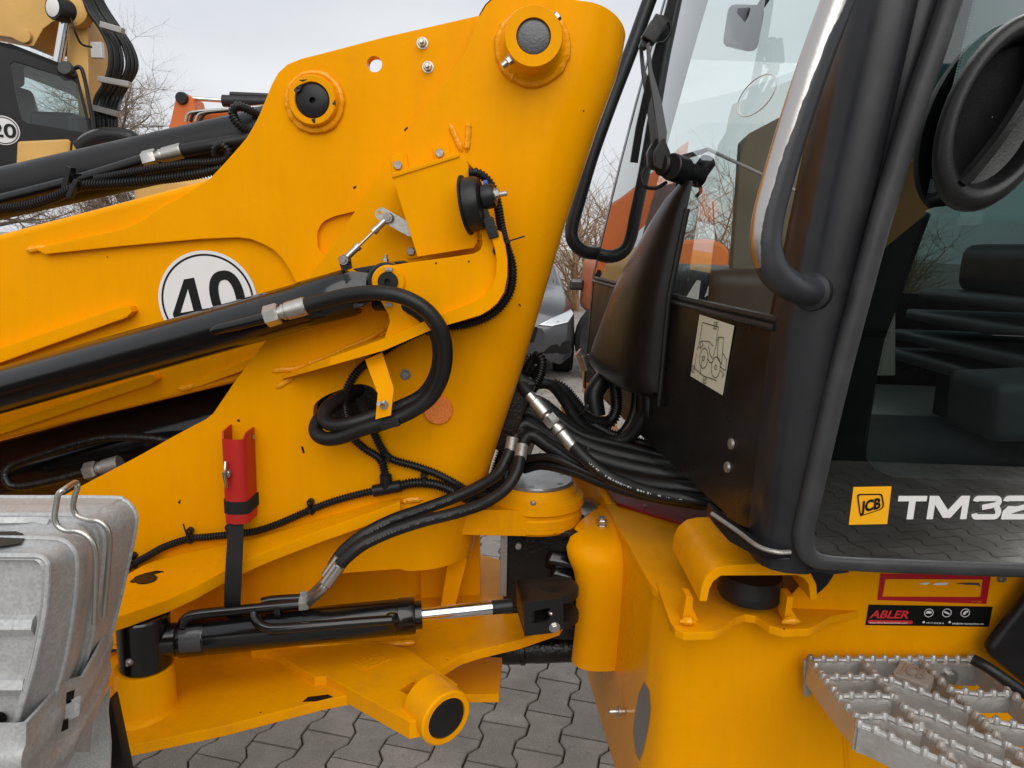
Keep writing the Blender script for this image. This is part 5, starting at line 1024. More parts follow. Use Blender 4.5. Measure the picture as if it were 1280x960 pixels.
m_ = MB(); m_.box((sx+0.27, sy, 1.92), (0.12, 0.48, 0.62), Matrix.Rotation(0.15, 3, 'Y')); m_.build('seat_backrest', 'plastic', loader, bevel=0.04, seg=4)
sb = empty('seat_base', (sx-0.03, sy, ZF), parent=loader)
for k, (z, dx, dy) in enumerate(((1.53, 0.56, 0.60), (1.475, 0.60, 0.62), (1.42, 0.64, 0.64), (1.37, 0.66, 0.66))):
    m_ = MB(); m_.box((sx-0.03, sy-0.02, z), (dx, dy, 0.028)); m_.build('suspension_fold', 'plastic_grey', sb, bevel=0.012, seg=3)
m_ = MB(); m_.box((sx, sy, 1.28), (0.5, 0.5, 0.16)); m_.build('pedestal', 'plastic', sb, bevel=0.02)
m_ = MB(); m_.box((sx-0.02, 1.27, 1.66), (0.46, 0.10, 0.07), Matrix.Rotation(0.12, 3, 'Y')); m_.build('armrest', 'plastic_grey', loader, bevel=0.02, seg=3)
m_ = MB(); m_.cyl((0.72, 1.60, ZF), (0.84, 1.60, 1.72), 0.045, 20); col = m_.build('steering_column', 'plastic', loader)
m_ = MB(); m_.tube(circ((0.86, 1.60, 1.76), 0.185, V((0.9, 0, 0.42)), YA, 40), 0.014, 10, True); m_.box((0.86, 1.60, 1.755), (0.10, 0.34, 0.03), Matrix.Rotation(-0.45, 3, 'Y')); m_.build('steering_wheel', 'plastic', col)
m_ = MB(); m_.box((0.56, 1.95, 1.42), (0.24, 0.55, 0.32)); m_.build('dash_console', 'plastic_grey', loader, bevel=0.04, seg=3)
m_ = MB(); m_.cyl((1.13, 1.25, 1.66), (1.11, 1.25, 1.80), 0.013, 14); m_.lathe([(0.012, 0), (0.026, 0.02), (0.03, 0.06), (0.022, 0.09), (0, 0.1)], (1.11, 1.25, 1.78), (-0.1, 0, 1), 18); m_.build('joystick', 'plastic', loader)
m_ = MB(); m_.box((1.02, 1.19, 1.40), (0.5, 0.14, 0.10), Matrix.Rotation(-0.08, 3, 'Y')); m_.build('side_box', 'plastic_grey', loader, bevel=0.02, seg=3)
m_ = MB(); m_.sweep(spline([(1.56, 1.40, 2.1), (1.50, 1.36, 1.9), (1.46, 1.35, 1.7), (1.45, 1.34, 1.62)], 6), [(-0.024, -0.001), (0.024, -0.001), (0.024, 0.001), (-0.024, 0.001)]); m_.build('seat_belt', 'webbing', loader)
m_ = MB(); m_.box((0.95, 1.50, ZF+0.03), (0.7, 0.5, 0.012)); m_.build('floor_mat', 'plastic_grey', loader, bevel=0.004)
m_ = MB(); mc = aY(928, 34, 1.45); m_.box(mc, (0.03, 0.16, 0.075), Matrix.Rotation(0.3, 3, 'X')); mir = m_.build('cab_mirror', 'plastic', loader, bevel=0.02, seg=3)
m_ = MB(); m_.tube(spline([mc+V((0.02, 0, 0.02)), mc+V((0.07, 0.02, 0.10)), mc+V((0.12, 0.05, 0.2))], 6), 0.008, 8); m_.build('mirror_stem', 'plastic', mir)
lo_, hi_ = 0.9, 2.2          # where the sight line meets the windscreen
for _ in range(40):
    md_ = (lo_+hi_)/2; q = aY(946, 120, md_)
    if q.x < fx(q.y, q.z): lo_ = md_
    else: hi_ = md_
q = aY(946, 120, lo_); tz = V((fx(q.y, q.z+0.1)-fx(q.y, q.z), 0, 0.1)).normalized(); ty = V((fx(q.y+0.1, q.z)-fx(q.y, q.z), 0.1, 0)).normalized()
m_ = MB(); m_.tube(circ(q-XA*0.002, 0.075, ty, tz, 48, 0.030), 0.0011, 6, True); m_.build('windscreen_ring', 'white', ws)  # thin white ring laid on the windscreen surface
# olive panel and thin white rod added inside, behind the windscreen
m_ = MB(); m_.prism(px([(926, 178), (940, 165), (1010, 128), (1120, 128), (1120, 470), (905, 470)], 1.80), (0, 0.03, 0)); m_.build('olive_panel', 'olive', loader, bevel=0.006)
m_ = MB(); m_.tube(px([(884, 186, 1.72), (950, 217, 1.72), (1015, 248, 1.72)]), 0.004, 8); m_.build('white_rod', 'white', loader)
# far cab mount
m_ = MB(); A = [(735, 505), (735, 480), (742, 468), (752, 463), (800, 462), (800, 474), (760, 476), (750, 482), (747, 500)]; m_.prism(px(A, 2.2), (0, 0.2, 0)); fm = m_.build('far_mount_arch', 'yellow', loader, bevel=0.003)
m_ = MB(); m_.prism(px([(700, 508), (712, 508), (735, 540), (770, 552), (790, 566), (740, 562), (715, 545)], 2.0), (0, 0.35, 0)); m_.build('far_frame_edge', 'yellow', loader, bevel=0.003)
m_ = MB(); m_.cyl(aY(733, 462, 2.2), aY(728, 445, 2.2), 0.02, 14); m_.cyl(aY(731, 448, 2.2), aY(722, 440, 2.2), 0.016, 14); m_.build('mount_bolt', 'zinc', fm)
m_ = MB(); m_.tube(px([(738, 460, 2.18), (775, 505, 1.95), (832, 570, 1.6)]), 0.005, 8); m_.build('drain_pipe', 'black_satin', loader)
# ================================================================ hoses between tower and cab
HB = empty('hose_bundle', aY(720, 540, 1.6), parent=loader)
def hs(p, r, ribs=False, mat=None): hose('cable_conduit' if ribs else 'hydraulic_hose', p, r, mat or ('plastic' if ribs else 'rubber'), HB, ribs, pitch=0.006)
hs([(640, 590, 1.50), (660, 545, 1.52), (690, 560, 1.50), (740, 590, 1.45), (800, 605, 1.40), (870, 612, 1.36), (930, 618, 1.34)], 0.016)
hs([(636, 560, 1.52), (655, 530, 1.54), (690, 548, 1.53), (740, 572, 1.5), (800, 588, 1.47), (870, 598, 1.45), (930, 605, 1.45)], 0.018)
hs([(640, 520, 1.56), (662, 515, 1.56), (700, 540, 1.55), (745, 562, 1.54), (800, 575, 1.53), (870, 588, 1.52), (930, 598, 1.52)], 0.018)
hs([(650, 500, 1.60), (675, 505, 1.58), (705, 528, 1.58), (740, 550, 1.58), (790, 566, 1.58), (860, 584, 1.58)], 0.017)
hs([(655, 585, 1.54), (680, 580, 1.50), (720, 590, 1.46), (780, 612, 1.42), (850, 626, 1.38), (920, 634, 1.36)], 0.013)
hs([(660, 490, 1.62), (672, 480, 1.62), (690, 482, 1.63), (705, 500, 1.64), (718, 522, 1.64), (735, 540, 1.64), (760, 548, 1.64), (780, 540, 1.66), (793, 515, 1.67), (797, 480, 1.68)], 0.013)
hs([(690, 480, 1.66), (705, 488, 1.66), (722, 508, 1.66), (736, 524, 1.66), (760, 528, 1.67), (770, 512, 1.68), (769, 485, 1.69), (765, 455, 1.70)], 0.016, True)
hs([(745, 520, 1.72), (742, 495, 1.73), (748, 482, 1.74), (756, 472, 1.75)], 0.024)
hs([(735, 528, 1.66), (770, 545, 1.64), (810, 556, 1.62), (860, 572, 1.6)], 0.012, True)
hs([(730, 545, 1.63), (768, 552, 1.63), (790, 540, 1.64), (808, 510, 1.64), (815, 475, 1.65)], 0.016)
hs([(758, 555, 1.62), (785, 548, 1.61), (805, 520, 1.60), (812, 490, 1.60), (815, 470, 1.62)], 0.015)
hs([(825, 540, 1.56), (815, 520, 1.57), (812, 495, 1.58), (818, 470, 1.6)], 0.02)
hs([(648, 495, 1.60), (655, 470, 1.60), (668, 446, 1.60), (677, 452, 1.59), (674, 470, 1.58), (664, 488, 1.56), (650, 515, 1.55), (640, 545, 1.54), (625, 580, 1.53)], 0.013, True)
hs([(645, 520, 1.56), (635, 550, 1.55), (622, 590, 1.54), (612, 615, 1.54)], 0.016, True); hs([(650, 540, 1.56), (640, 570, 1.55), (632, 600, 1.53), (620, 625, 1.5)], 0.012); hs([(610, 620, 1.46), (595, 618, 1.42), (575, 612, 1.40)], 0.012)
hs([(660, 480, 1.64), (650, 520, 1.62), (640, 560, 1.6), (628, 610, 1.58), (620, 640, 1.58)], 0.013); hs([(668, 455, 1.66), (656, 500, 1.66), (646, 540, 1.64), (636, 580, 1.62)], 0.014)
a_, b_ = aY(660, 492, 1.50), aY(718, 560, 1.44); dd = (b_-a_).normalized(); L = (b_-a_).length
m_ = MB(); m_.lathe([(0, 0), (0.012, 0), (0.012, L*0.14), (0.0150, L*0.15), (0.0150, L*0.38), (0.0125, L*0.40), (0.010, L*0.41), (0.010, L*0.44)], a_, dd, 18); m_.hexp(a_+dd*L*0.44, dd, 0.0165, L*0.15); m_.lathe([(0.011, L*0.59), (0.011, L*0.63), (0.0155, L*0.63), (0.0155, L*0.70), (0.011, L*0.71), (0.0145, L*0.73), (0.0145, L*0.96), (0.012, L)], a_, dd, 18); m_.build('hose_coupling', 'zinc', HB, smooth=30)
hs([(640, 465, 1.53), (650, 480, 1.515), (662, 494, 1.498)], 0.013); hs([(716, 557, 1.442), (735, 576, 1.42), (765, 598, 1.40), (810, 615, 1.36), (860, 624, 1.33), (900, 630, 1.32)], 0.0135)
m_ = MB(); m_.box(aY(644, 505, 1.53), (0.05, 0.05, 0.13), Matrix.Rotation(0.35, 3, 'Y')); m_.box(aY(636, 545, 1.54), (0.06, 0.05, 0.07), Matrix.Rotation(0.35, 3, 'Y')); m_.build('hose_block', 'black_grease', HB, bevel=0.01)
m_ = MB(); m_.box(aY(645, 562, 1.56), (0.07, 0.02, 0.08), Matrix.Rotation(0.3, 3, 'Y')); m_.build('hose_plate', 'steel_dull', HB, bevel=0.003)
tie('cable_tie', 729, 568, 1.44, 8, 6, 0.017, HB, 0); tie('cable_tie', 727, 513, 1.65, 8, 9, 0.020, HB, 0)
hs([(652, 510, 1.59), (690, 520, 1.56), (730, 545, 1.55), (790, 560, 1.55), (850, 578, 1.55)], 0.009); hs([(648, 575, 1.52), (690, 572, 1.47), (750, 596, 1.43), (820, 612, 1.39), (890, 622, 1.36)], 0.008)
def hose_print(name, pts, r, parent, seed, mat='print_dim'):
    """faded printed line along a hose, lying on its camera side"""
    rn = random.Random(seed); P = resample(spline(px(pts), 10), 0.0012); m_ = MB(); i = 4
    while i < len(P)-12:
        n = rn.choice((2, 2, 3, 3, 4, 5)); g = rn.choice((1, 1, 1, 2, 2, 9))
        a, b = P[i], P[min(len(P)-1, i+n)]; t_ = (b-a).normalized(); vw = (C0-a).normalized(); nn = (vw-t_*vw.dot(t_)).normalized(); sd_ = t_.cross(nn)
        for q in range(n):
            if rn.random() < 0.8:
                c_ = P[i+q]+nn*(r*0.985)+sd_*(r*0.15); h = 0.0022*rn.uniform(0.5, 1); m_.add([c_+nn*0.0006+t_*0.0004+sd_*h, c_+nn*0.0006-t_*0.0004+sd_*h, c_+nn*0.0006-t_*0.0004-sd_*h, c_+nn*0.0006+t_*0.0004-sd_*h], [(0, 1, 2, 3)])
        i += n+g
    m_.build(name, mat, parent, smooth=0, recalc=False)
hose_print('hose_print', [(735, 576, 1.42), (765, 598, 1.40), (810, 615, 1.36), (860, 624, 1.33)], 0.0135, HB, 1, 'grey_ring')
hose_print('hose_print', [(455, 680, 1.26), (490, 664, 1.28), (530, 651, 1.30), (570, 641, 1.32), (605, 629, 1.35)], 0.0118, HB, 2)
hose_print('hose_print', [(455, 668, 1.28), (490, 650, 1.30), (530, 636, 1.33), (570, 621, 1.36)], 0.0118, HB, 3)
# wheels (outside the picture, they carry the machine)
def wheel(x, y):
    m_ = MB(); m_.lathe([(0.36, -0.20), (0.52, -0.21), (0.63, -0.19), (0.66, -0.12), (0.66, 0.12), (0.63, 0.19), (0.52, 0.21), (0.36, 0.20)], (x, y, 0.66), YA, 48); w_ = m_.build('wheel', 'tyre', loader)
    m_ = MB(); m_.lathe([(0, 0.02), (0.12, 0.0), (0.2, 0.05), (0.33, 0.06), (0.36, 0.20)], (x, y, 0.66), YA, 36); m_.lathe([(0, -0.02), (0.12, -0.04), (0.2, -0.08), (0.33, -0.10), (0.36, -0.20)], (x, y, 0.66), YA, 36); m_.build('rim', 'yellow', w_)
for x, y in ((-1.75, 0.62), (-1.75, 2.62), (1.75, 0.62), (1.75, 2.62)): wheel(x, y)
for x in (-1.75, 1.75):
    m_ = MB(); m_.cyl((x, 0.8, 0.66), (x, 2.45, 0.66), 0.09, 20); m_.box((x, 1.62, 0.70), (0.3, 0.3, 0.3)); m_.build('axle', 'black_satin', loader)
m_ = MB(); m_.box((-1.2, 1.62, 0.83), (1.3, 0.45, 0.16)); m_.build('front_frame_beam', 'yellow', loader, bevel=0.01)
m_ = MB(); m_.box((1.5, 1.62, 0.80), (0.9, 0.9, 0.35)); m_.build('rear_frame_beam', 'yellow', loader, bevel=0.01)
# ================================================================ wheel chocks in their holder (front left)
def chock(name, secs, label, ribs):
    root = empty(name, aY(20, 900, 0.75), label, 'wheel chock', 'wheel chocks in the galvanised holder')
    rows = []
    for y, pts in secs: rows.append(spline(px(pts, y), 6))
    m_ = MB(); m_.grid(rows); m_.build('shell', 'galvanised', root, smooth=50, thick=0.0025)
    return root
TOP = -160; XC = -64
def sec_(y, top, cx, cr, rt):   # section: top line, corner, right side
    pts = [(0, top+0.5), (cx-cr, top+1), (cx-cr*0.45, top+cr*0.12), (cx-cr*0.1, top+cr*0.45), (cx, top+cr)]+rt
    return (y, [(2*XC-u, v_) for u, v_ in reversed(pts)]+[(XC, top)]+pts)
A = [sec_(0.615, 699, 52, 16, [(50, 760), (38, 830), (18, 905), (10, 950)]), sec_(0.618, 694, 60, 18, [(57, 760), (43, 830), (20, 908), (12, 950)]), sec_(0.632, 690, 72, 24, [(68, 760), (55, 830), (34, 905), (22, 950)]),
     sec_(0.645, 682, 84, 30, [(80, 760), (68, 830), (48, 900), (36, 950)]), sec_(0.66, 672, 96, 36, [(92, 760), (80, 830), (60, 895), (48, 950)]), sec_(0.675, 668, 108, 40, [(103, 760), (90, 830), (68, 890), (56, 950)]), sec_(0.69, 661, 112, 40, [(107, 755), (95, 825), (74, 885), (62, 950)]), sec_(0.705, 652, 118, 40, [(112, 750), (99, 820), (79, 880), (67, 950)])]
c1_ = chock('wheel_chock', A, 'outer galvanised wheel chock with ribbed face panel, foremost in the holder', True)
m_ = MB(); hf_ = [(46, 696), (58, 712), (56, 752), (43, 832), (22, 912)]; fr_ = px(hf_+[(2*XC-u, v_) for u, v_ in reversed(hf_)], 0.624); m_.prism(fr_, (0, 0.003, 0)); m_.build('face_panel', 'galvanised', c1_)
for v0 in (775, 850):
    m_ = MB(); m_.sweep(px([(2*XC-55+(v0-700)*0.15, v0+8, 0.6205), (0, v0+8, 0.6205), (55-(v0-700)*0.15, v0+8, 0.6205)]), [(-0.004, -0.010), (0.002, -0.008), (0.006, 0.0), (0.002, 0.008), (-0.004, 0.010)], up=(0, 0, 1)); m_.build('face_rib', 'galvanised', c1_)
m_ = MB(); m_.lathe([(0, 0.0008), (0.006, 0.0008)], aY(2, 896, 0.621), -YA, 16); m_.build('drain_hole', 'ink', c1_, recalc=False)
B_ = [sec_(0.69, 668, 106, 40, [(101, 755), (89, 825), (68, 885), (56, 950)]), sec_(0.712, 656, 114, 38, [(109, 748), (96, 818), (76, 878), (66, 945)]), sec_(0.715, 648, 124, 36, [(119, 745), (106, 815), (86, 875), (76, 940)]), sec_(0.725, 643, 130, 38, [(124, 740), (111, 812), (92, 870), (82, 940)]), sec_(0.74, 640, 138, 40, [(131, 735), (116, 808), (98, 862), (88, 940)]), sec_(0.755, 632, 147, 40, [(139, 730), (123, 800), (104, 855), (94, 940)]),
      sec_(0.77, 629, 156, 38, [(147, 722), (130, 792), (112, 848), (102, 940)]), sec_(0.79, 623, 165, 36, [(155, 715), (138, 785), (120, 840), (110, 940)]), sec_(0.80, 621, 170, 34, [(159, 710), (142, 780), (124, 835), (114, 940)]), sec_(0.81, 626, 169, 34, [(158, 710), (142, 780), (124, 835), (114, 940)])]
c2_ = chock('wheel_chock', B_, 'inner galvanised wheel chock nested behind the ribbed one, next to the lift arm', False)
for root_, L_ in ((c1_, (A[1], A[4])), (c2_, (B_[3], B_[8]))):
    for y, pts in L_: m_ = MB(); m_.tube(spline(px(pts, y-0.001), 6), 0.0026, 8); m_.build('pressed_rib', 'galvanised', root_)
# oval stampings on the top of the nest
m_ = MB(); m_.prism([aZ(u, v_, aY(10, 676, 0.655).z+0.0025) for u, v_ in ((TOP, 665), (20, 664), (29, 667), (31, 672), (26, 679), (0, 683), (TOP, 685))], (0, 0, -0.001)); m_.build('top_slot', 'ink', c1_, smooth=0)
m_ = MB(); m_.sweep([aZ(u, v_, aY(10, 650, 0.71).z+0.003) for u, v_ in ((TOP, 651), (20, 650), (45, 649), (62, 652))], [(-0.004, -0.002), (0.004, -0.002), (0.0, 0.003)]); m_.build('top_rib', 'galvanised', c2_)
# holder tray (part of the loader)
up_ = [(TOP, 906, 0.598), (-40, 906, 0.598), (20, 906, 0.598), (33, 904, 0.602), (48, 888, 0.625), (80, 852, 0.672), (92, 849, 0.688), (104, 846, 0.70), (112, 832, 0.715), (128, 802, 0.76), (141, 779, 0.815)]
dn_ = [(TOP, 1060, 0.598), (-40, 1060, 0.598), (16, 1060, 0.598), (28, 1050, 0.602), (38, 1030, 0.625), (62, 985, 0.672), (72, 975, 0.688), (84, 960, 0.70), (94, 940, 0.715), (118, 900, 0.76), (136, 855, 0.815)]
m_ = MB(); R_ = []
mir = lambda L_: [(2*XC-u, v_, y) for u, v_, y in reversed(L_[2:])]
up_ = mir(up_)+up_[2:]; dn_ = mir(dn_)+dn_[2:]; U_, D_ = px(up_), px(dn_); nh_ = len(up_)//2
for k, (t_, o) in enumerate(((0, 0), (0.18, 0), (0.22, -0.004), (0.30, -0.006), (0.38, -0.004), (0.42, 0), (0.62, 0), (0.66, -0.004), (0.74, -0.006), (0.82, -0.004), (0.86, 0), (1, 0))):
    row = []
    for i, (a, b) in enumerate(zip(U_, D_)):
        nrm = V((0, -1, 0)) if abs(i-nh_+0.5) < 1.6 else V((0.75 if i > nh_ else -0.75, -0.65, 0)); row.append(a.lerp(b, t_)-nrm*-1*(-o)*1.0)
    R_.append(row)
m_.grid(R_); tr = m_.build('chock_holder', 'galvanised', loader, smooth=45, thick=0.003)
for uv in ([(82, 862), (92, 858), (90, 872), (81, 876)], [(78, 896), (84, 892), (84, 906), (75, 910)]):
    m_ = MB(); m_.prism([p+V((0.004, -0.005, 0)) for p in px(uv, 0.675)], (0.001, -0.001, 0)); m_.build('holder_slot', 'ink', tr, smooth=0)
m_ = MB(); m_.prism([p+V((0.006, -0.006, 0)) for p in px([(79, 872), (93, 866), (91, 892), (78, 898)], 0.675)], (0.003, 0.003, 0)); m_.build('holder_tab', 'galvanised', tr, bevel=0.001)
w_ = [(118, 780, 0.672), (120, 720, 0.672), (120, 698, 0.672), (117, 681, 0.672), (109, 670, 0.672), (97, 664, 0.672), (82, 663, 0.672), (72, 657, 0.672), (68.5, 647, 0.672), (70, 633, 0.672), (73, 618, 0.672), (80, 612, 0.675), (92, 604, 0.70), (96, 604, 0.705), (97, 609, 0.705), (93, 622, 0.705), (91.5, 634, 0.705), (96, 644, 0.705), (108, 649, 0.705), (122, 651, 0.705), (132, 658, 0.705), (137, 672, 0.705), (136, 700, 0.705), (130, 770, 0.705)]
m_ = MB(); m_.tube(spline(px(w_), 6), 0.0029, 10); m_.build('retaining_wire', 'zinc', tr)
m_ = MB(); m_.prism(px([(112, 905), (138, 872), (160, 975), (125, 1000), (100, 980)], 0.88), (0, 0.02, 0)); m_.build('fender_edge', 'cab_brown', loader, bevel=0.004)
m_ = MB(); m_.prism(px([(137, 858), (134, 890), (138, 930), (136, 1000), (40, 1060), (70, 960), (110, 905)], 0.83), (0, 0.004, 0)); m_.build('holder_support', 'galvanised', loader, bevel=0.001)
m_ = MB(); m_.box((-1.05, 0.72, 1.02), (0.8, 0.40, 0.02)); m_.build('front_fender', 'plastic', loader, bevel=0.005)
# ================================================================ background machines
def ppart(name, pts, y, th, mat, root, bevel=0.01, holes=None):
    m_ = MB(); m_.prism(px(pts, y), (0, th, 0), holes); return m_.build(name, mat, root, bevel=bevel if not holes else 0)
# ---- yellow excavator with black cab, left behind the boom
EX = empty('excavator', (-3.2, 6.2, 0), 'yellow excavator with black cab and raised boom, standing behind the lift arm', 'excavator')
Y0 = 5.6
CP0 = aY(118, 175, Y0); CN = V((0.5, -0.866, 0)); CX = V((0.866, 0.5, 0))
def cp(pts, o=0.0): return [aP(u, v_, CP0, CN)-CN*o for u, v_ in pts]
win = cp([(12, 80), (18, 76), (90, 99), (96, 104), (110, 160), (108, 166), (34, 154), (27, 150)])
cabp = [(-90, 20), (-60, 40), (0, 52), (20, 57), (88, 84), (97, 92), (118, 175), (118, 215), (-90, 290)]
m_ = MB(); m_.prism(cp(cabp), -CN*0.06, [win]); m_.build('excavator_cab', 'black_satin', EX)
m_ = MB(); m_.add([p-CN*0.02 for p in win], [tuple(range(8))]); m_.build('cab_window', 'glass_far', EX, smooth=0)
m_ = MB(); q = cp(cabp); m_.grid([[q[i] for i in (0, 1, 2, 3, 4, 5)], [q[i]-CN*1.1 for i in (0, 1, 2, 3, 4, 5)]]); m_.build('cab_roof', 'black_satin', EX, thick=0.03)
m_ = MB(); s0 = aY(22, 158, 5.9); m_.box(s0+V((0, 0, 0.0)), (0.2, 0.4, 0.6), Matrix.Rotation(-0.2, 3, 'Y')); m_.box(s0+V((-0.04, 0, 0.40)), (0.14, 0.26, 0.2)); m_.build('cab_seat', 'plastic', EX, bevel=0.07, seg=4)
m_ = MB(); m_.box(aY(80, 168, 5.9), (0.35, 0.3, 0.3)); m_.build('cab_console', 'plastic', EX, bevel=0.05, seg=3)
m_ = MB(); m_.lathe([(0, 0.004), (0.098, 0.004), (0.1, 0)], cp([(4, 163)], -0.002)[0], CN, 40); m_.build('speed_sticker', 'white', EX)
m_ = MB(); m_.lathe([(0.086, 0.006), (0.092, 0.006)], cp([(4, 163)], -0.002)[0], CN, 40); m_.build('sticker_ring', 'ink', EX, recalc=False)
q = cp([(4, 163)], -0.010)[0]; text('sticker_digits', '20', q-CX*0.075-ZA*0.045, CX, ZA, 0.095, 'ink', EX, 0.02, 0.001, width=0.15)
for uv in ([(22, 177), (87, 174), (89, 178), (86, 210), (20, 225)], [(91, 176), (106, 174), (120, 180), (120, 210), (88, 212)]):
    m_ = MB(); m_.prism(cp(uv, -0.03), -CN*0.1); m_.build('body_panel', 'cat_yellow', EX, bevel=0.02)
m_ = MB(); m_.tube(spline(px([(100, 186, 5.5), (112, 176, 5.5), (130, 170, 5.5), (150, 170, 5.5), (165, 174, 5.5), (158, 180, 5.5)]), 5), 0.06, 10); m_.build('side_mirror', 'plastic', EX)
for u, v_ in ((14, 66), (84, 88)): m_ = MB(); m_.lathe([(0, -0.06), (0.05, -0.04), (0.055, 0.03), (0.045, 0.05), (0, 0.05)], aY(u, v_, 5.5), V((0.2, -1, 0.2)), 18); m_.build('work_lamp', 'plastic', EX)
bo = [(-120, -90), (60, -90), (100, -30), (105, 0), (104, 12), (110, 36), (112, 185), (100, 185), (95, 95), (82, 78), (85, 42), (76, 25), (66, 27), (54, 36), (46, 50), (42, 58), (34, 58), (14, 47), (0, 45), (-120, 20)]
ppart('boom', bo, 6.15, 0.33, 'cat_yellow', EX, 0.015)
m_ = MB(); m_.prism(px([(46, 56), (52, 40), (66, 27), (76, 25), (85, 42), (82, 70), (60, 64)], 6.5), (0, 0.05, 0)); m_.build('boom_inner', 'black_satin', EX)
a_, b_ = aY(83, 18, 6.05), aY(72, 80, 6.05); m_ = MB(); m_.cyl(a_, b_, 0.038, 20); m_.build('boom_ram', 'chrome', EX)
m_ = MB(); m_.lathe([(0, 0.12), (0.085, 0.12), (0.09, 0.10), (0.09, -0.15)], aY(84, 15, 6.05), V((-0.35, -1, 0)), 28); m_.build('ram_pin', 'plastic', EX)
m_ = MB(); m_.lathe([(0, 0.13), (0.06, 0.13), (0.07, 0.125)], aY(84, 15, 6.05), V((-0.35, -1, 0)), 28); m_.build('pin_cap', 'white', EX, recalc=False)
m_ = MB(); m_.lathe([(0.14, 0), (0.14, 0.1), (0.11, 0.12), (0, 0.12)], aY(97, 14, 6.15), -YA, 30); m_.build('pin_boss', 'cat_yellow', EX)
m_ = MB(); m_.lathe([(0.055, 0), (0.05, 0.03), (0, 0.035)], aY(33, 46, 6.15), -YA, 20); m_.build('boom_pin', 'cat_yellow', EX)
m_ = MB(); m_.box(aY(122, 63, 6.12), (0.09, 0.04, 0.12)); m_.build('valve', 'zinc', EX, bevel=0.005)
rh = random.Random(2)
for k in range(7):
    o = (k-3)*5.6+rh.uniform(-1.5, 1.5)
    hose('boom_hose', [(104+o*0.5, -25, 6.05+k*0.02), (121+o*0.7, 12, 6.05+k*0.03), (137+o*0.7, 36, 6.05+k*0.03), (150+o*0.85, 60, 6.05+k*0.03), (153+o*1.0, 84, 6.05+k*0.03), (144+o*0.9, 106, 6.05+k*0.03), (134+o*0.9, 124, 6.05+k*0.03), (131+o*0.8, 145, 6.05), (131+o*0.8, 190, 6.05)], 0.0185, 'rubber', EX, k=8)
for a_, b_ in (((127, 31), (154, 39)), ((124, 99), (163, 106)), ((118, 135), (148, 143))):
    m_ = MB(); p0, p1 = aY(*a_, 6.0), aY(*b_, 6.0); m_.sweep([p0, p1], [(-0.03, -0.022), (0.03, -0.022), (0.03, 0.022), (-0.03, 0.022)]); m_.build('hose_bridge', 'steel_dull', EX, bevel=0.004)
hose('thin_cable', [(88, 22, 6.0), (94, 40, 6.0), (102, 55, 6.1), (115, 59, 6.1)], 0.008, 'rubber', EX); hose('thin_cable', [(92, 86, 5.55), (100, 84, 5.55), (105, 95, 5.55), (112, 130, 5.55), (118, 165, 5.55)], 0.014, 'rubber', EX)
# upper structure, engine hood, counterweight, tracks
m_ = MB(); m_.box((-3.2, 6.6, 1.25), (2.6, 2.4, 0.5)); m_.build('slew_deck', 'cat_yellow', EX, bevel=0.04)
hood = MB(); hp_ = [V((-3.0, 5.75, 1.05)), V((-1.42, 5.75, 1.05)), V((-1.30, 5.75, 1.25)), V((-1.30, 5.75, 1.85)), V((-1.42, 5.75, 2.02)), V((-3.0, 5.75, 2.05))]; hood.prism(hp_, (0, 1.6, 0)); hood = hood.build('engine_hood', 'cat_yellow', EX, bevel=0.06, seg=3)
m_ = MB(); m_.prism(roundpoly([V((-2.35, 5.742, 1.32)), V((-1.45, 5.742, 1.32)), V((-1.45, 5.742, 1.86)), V((-2.35, 5.742, 1.86))], 0.08), (0, 0.004, 0)); m_.build('hood_decal', 'ink', EX, smooth=0)
text('hood_lettering', 'CAT', V((-2.25, 5.738, 1.42)), XA, ZA, 0.36, 'white', EX, 0.04, 0.001, width=0.70)
m_ = MB(); m_.add([V((-2.03, 5.733, 1.40)), V((-1.75, 5.733, 1.40)), V((-1.89, 5.733, 1.58))], [(0, 1, 2)]); m_.build('hood_triangle', 'sticker_yellow', EX, smooth=0)
for y in (5.9, 7.5):
    m_ = MB(); m_.prism(roundpoly([V((-4.9, y, 0.0)), V((-1.3, y, 0.0)), V((-1.05, y, 0.4)), V((-1.3, y, 0.82)), V((-4.9, y, 0.82)), V((-5.2, y, 0.4))], 0.3, 6), (0, 0.5, 0)); m_.build('track', 'tyre', EX, smooth=60)
m_ = MB(); m_.box((-3.1, 6.9, 0.75), (1.6, 1.5, 0.5)); m_.build('undercarriage', 'black_satin', EX, bevel=0.03)
# ---- orange excavator arm over the boom
OR = empty('excavator', (-3.4, 10.2, 0), 'orange excavator whose folded arm shows above the black upper cylinder', 'excavator'); YO = 9.6
ppart('arm', [(206, 175), (214, 148), (219, 124), (226, 117), (233, 117), (240, 122), (244, 136), (242, 141), (262, 136), (330, 130), (400, 128), (400, 175)], YO, 0.35, 'machine_orange', OR, 0.015)
m_ = MB(); m_.prism([V((-2.85, 9.68, 3.15)), V((-2.55, 9.68, 3.75)), V((-1.2, 9.68, 2.3)), V((-1.5, 9.68, 1.85)), V((-1.9, 9.68, 1.85))], (0, 0.3, 0)); m_.build('boom', 'machine_orange', OR, bevel=0.03)
m_ = MB(); m_.cyl(aY(240, 123, 9.7), aY(285, 126, 9.7), 0.028, 14); m_.build('ram_rod', 'chrome', OR)
m_ = MB(); m_.cyl(aY(279, 126, 9.7), aY(400, 130, 9.7), 0.075, 18); m_.cyl(aY(288, 118, 9.7), aY(400, 123, 9.7), 0.035, 10); m_.build('ram_barrel', 'cab_grey', OR)
for k in range(4): hose('arm_hose', [(232+k*6, 152, 9.5), (236+k*7, 142, 9.5), (250+k*9, 139, 9.5), (280+k*8, 137, 9.5), (330, 133+k*2, 9.5)], 0.02, 'rubber' if k % 2 else 'zinc', OR)
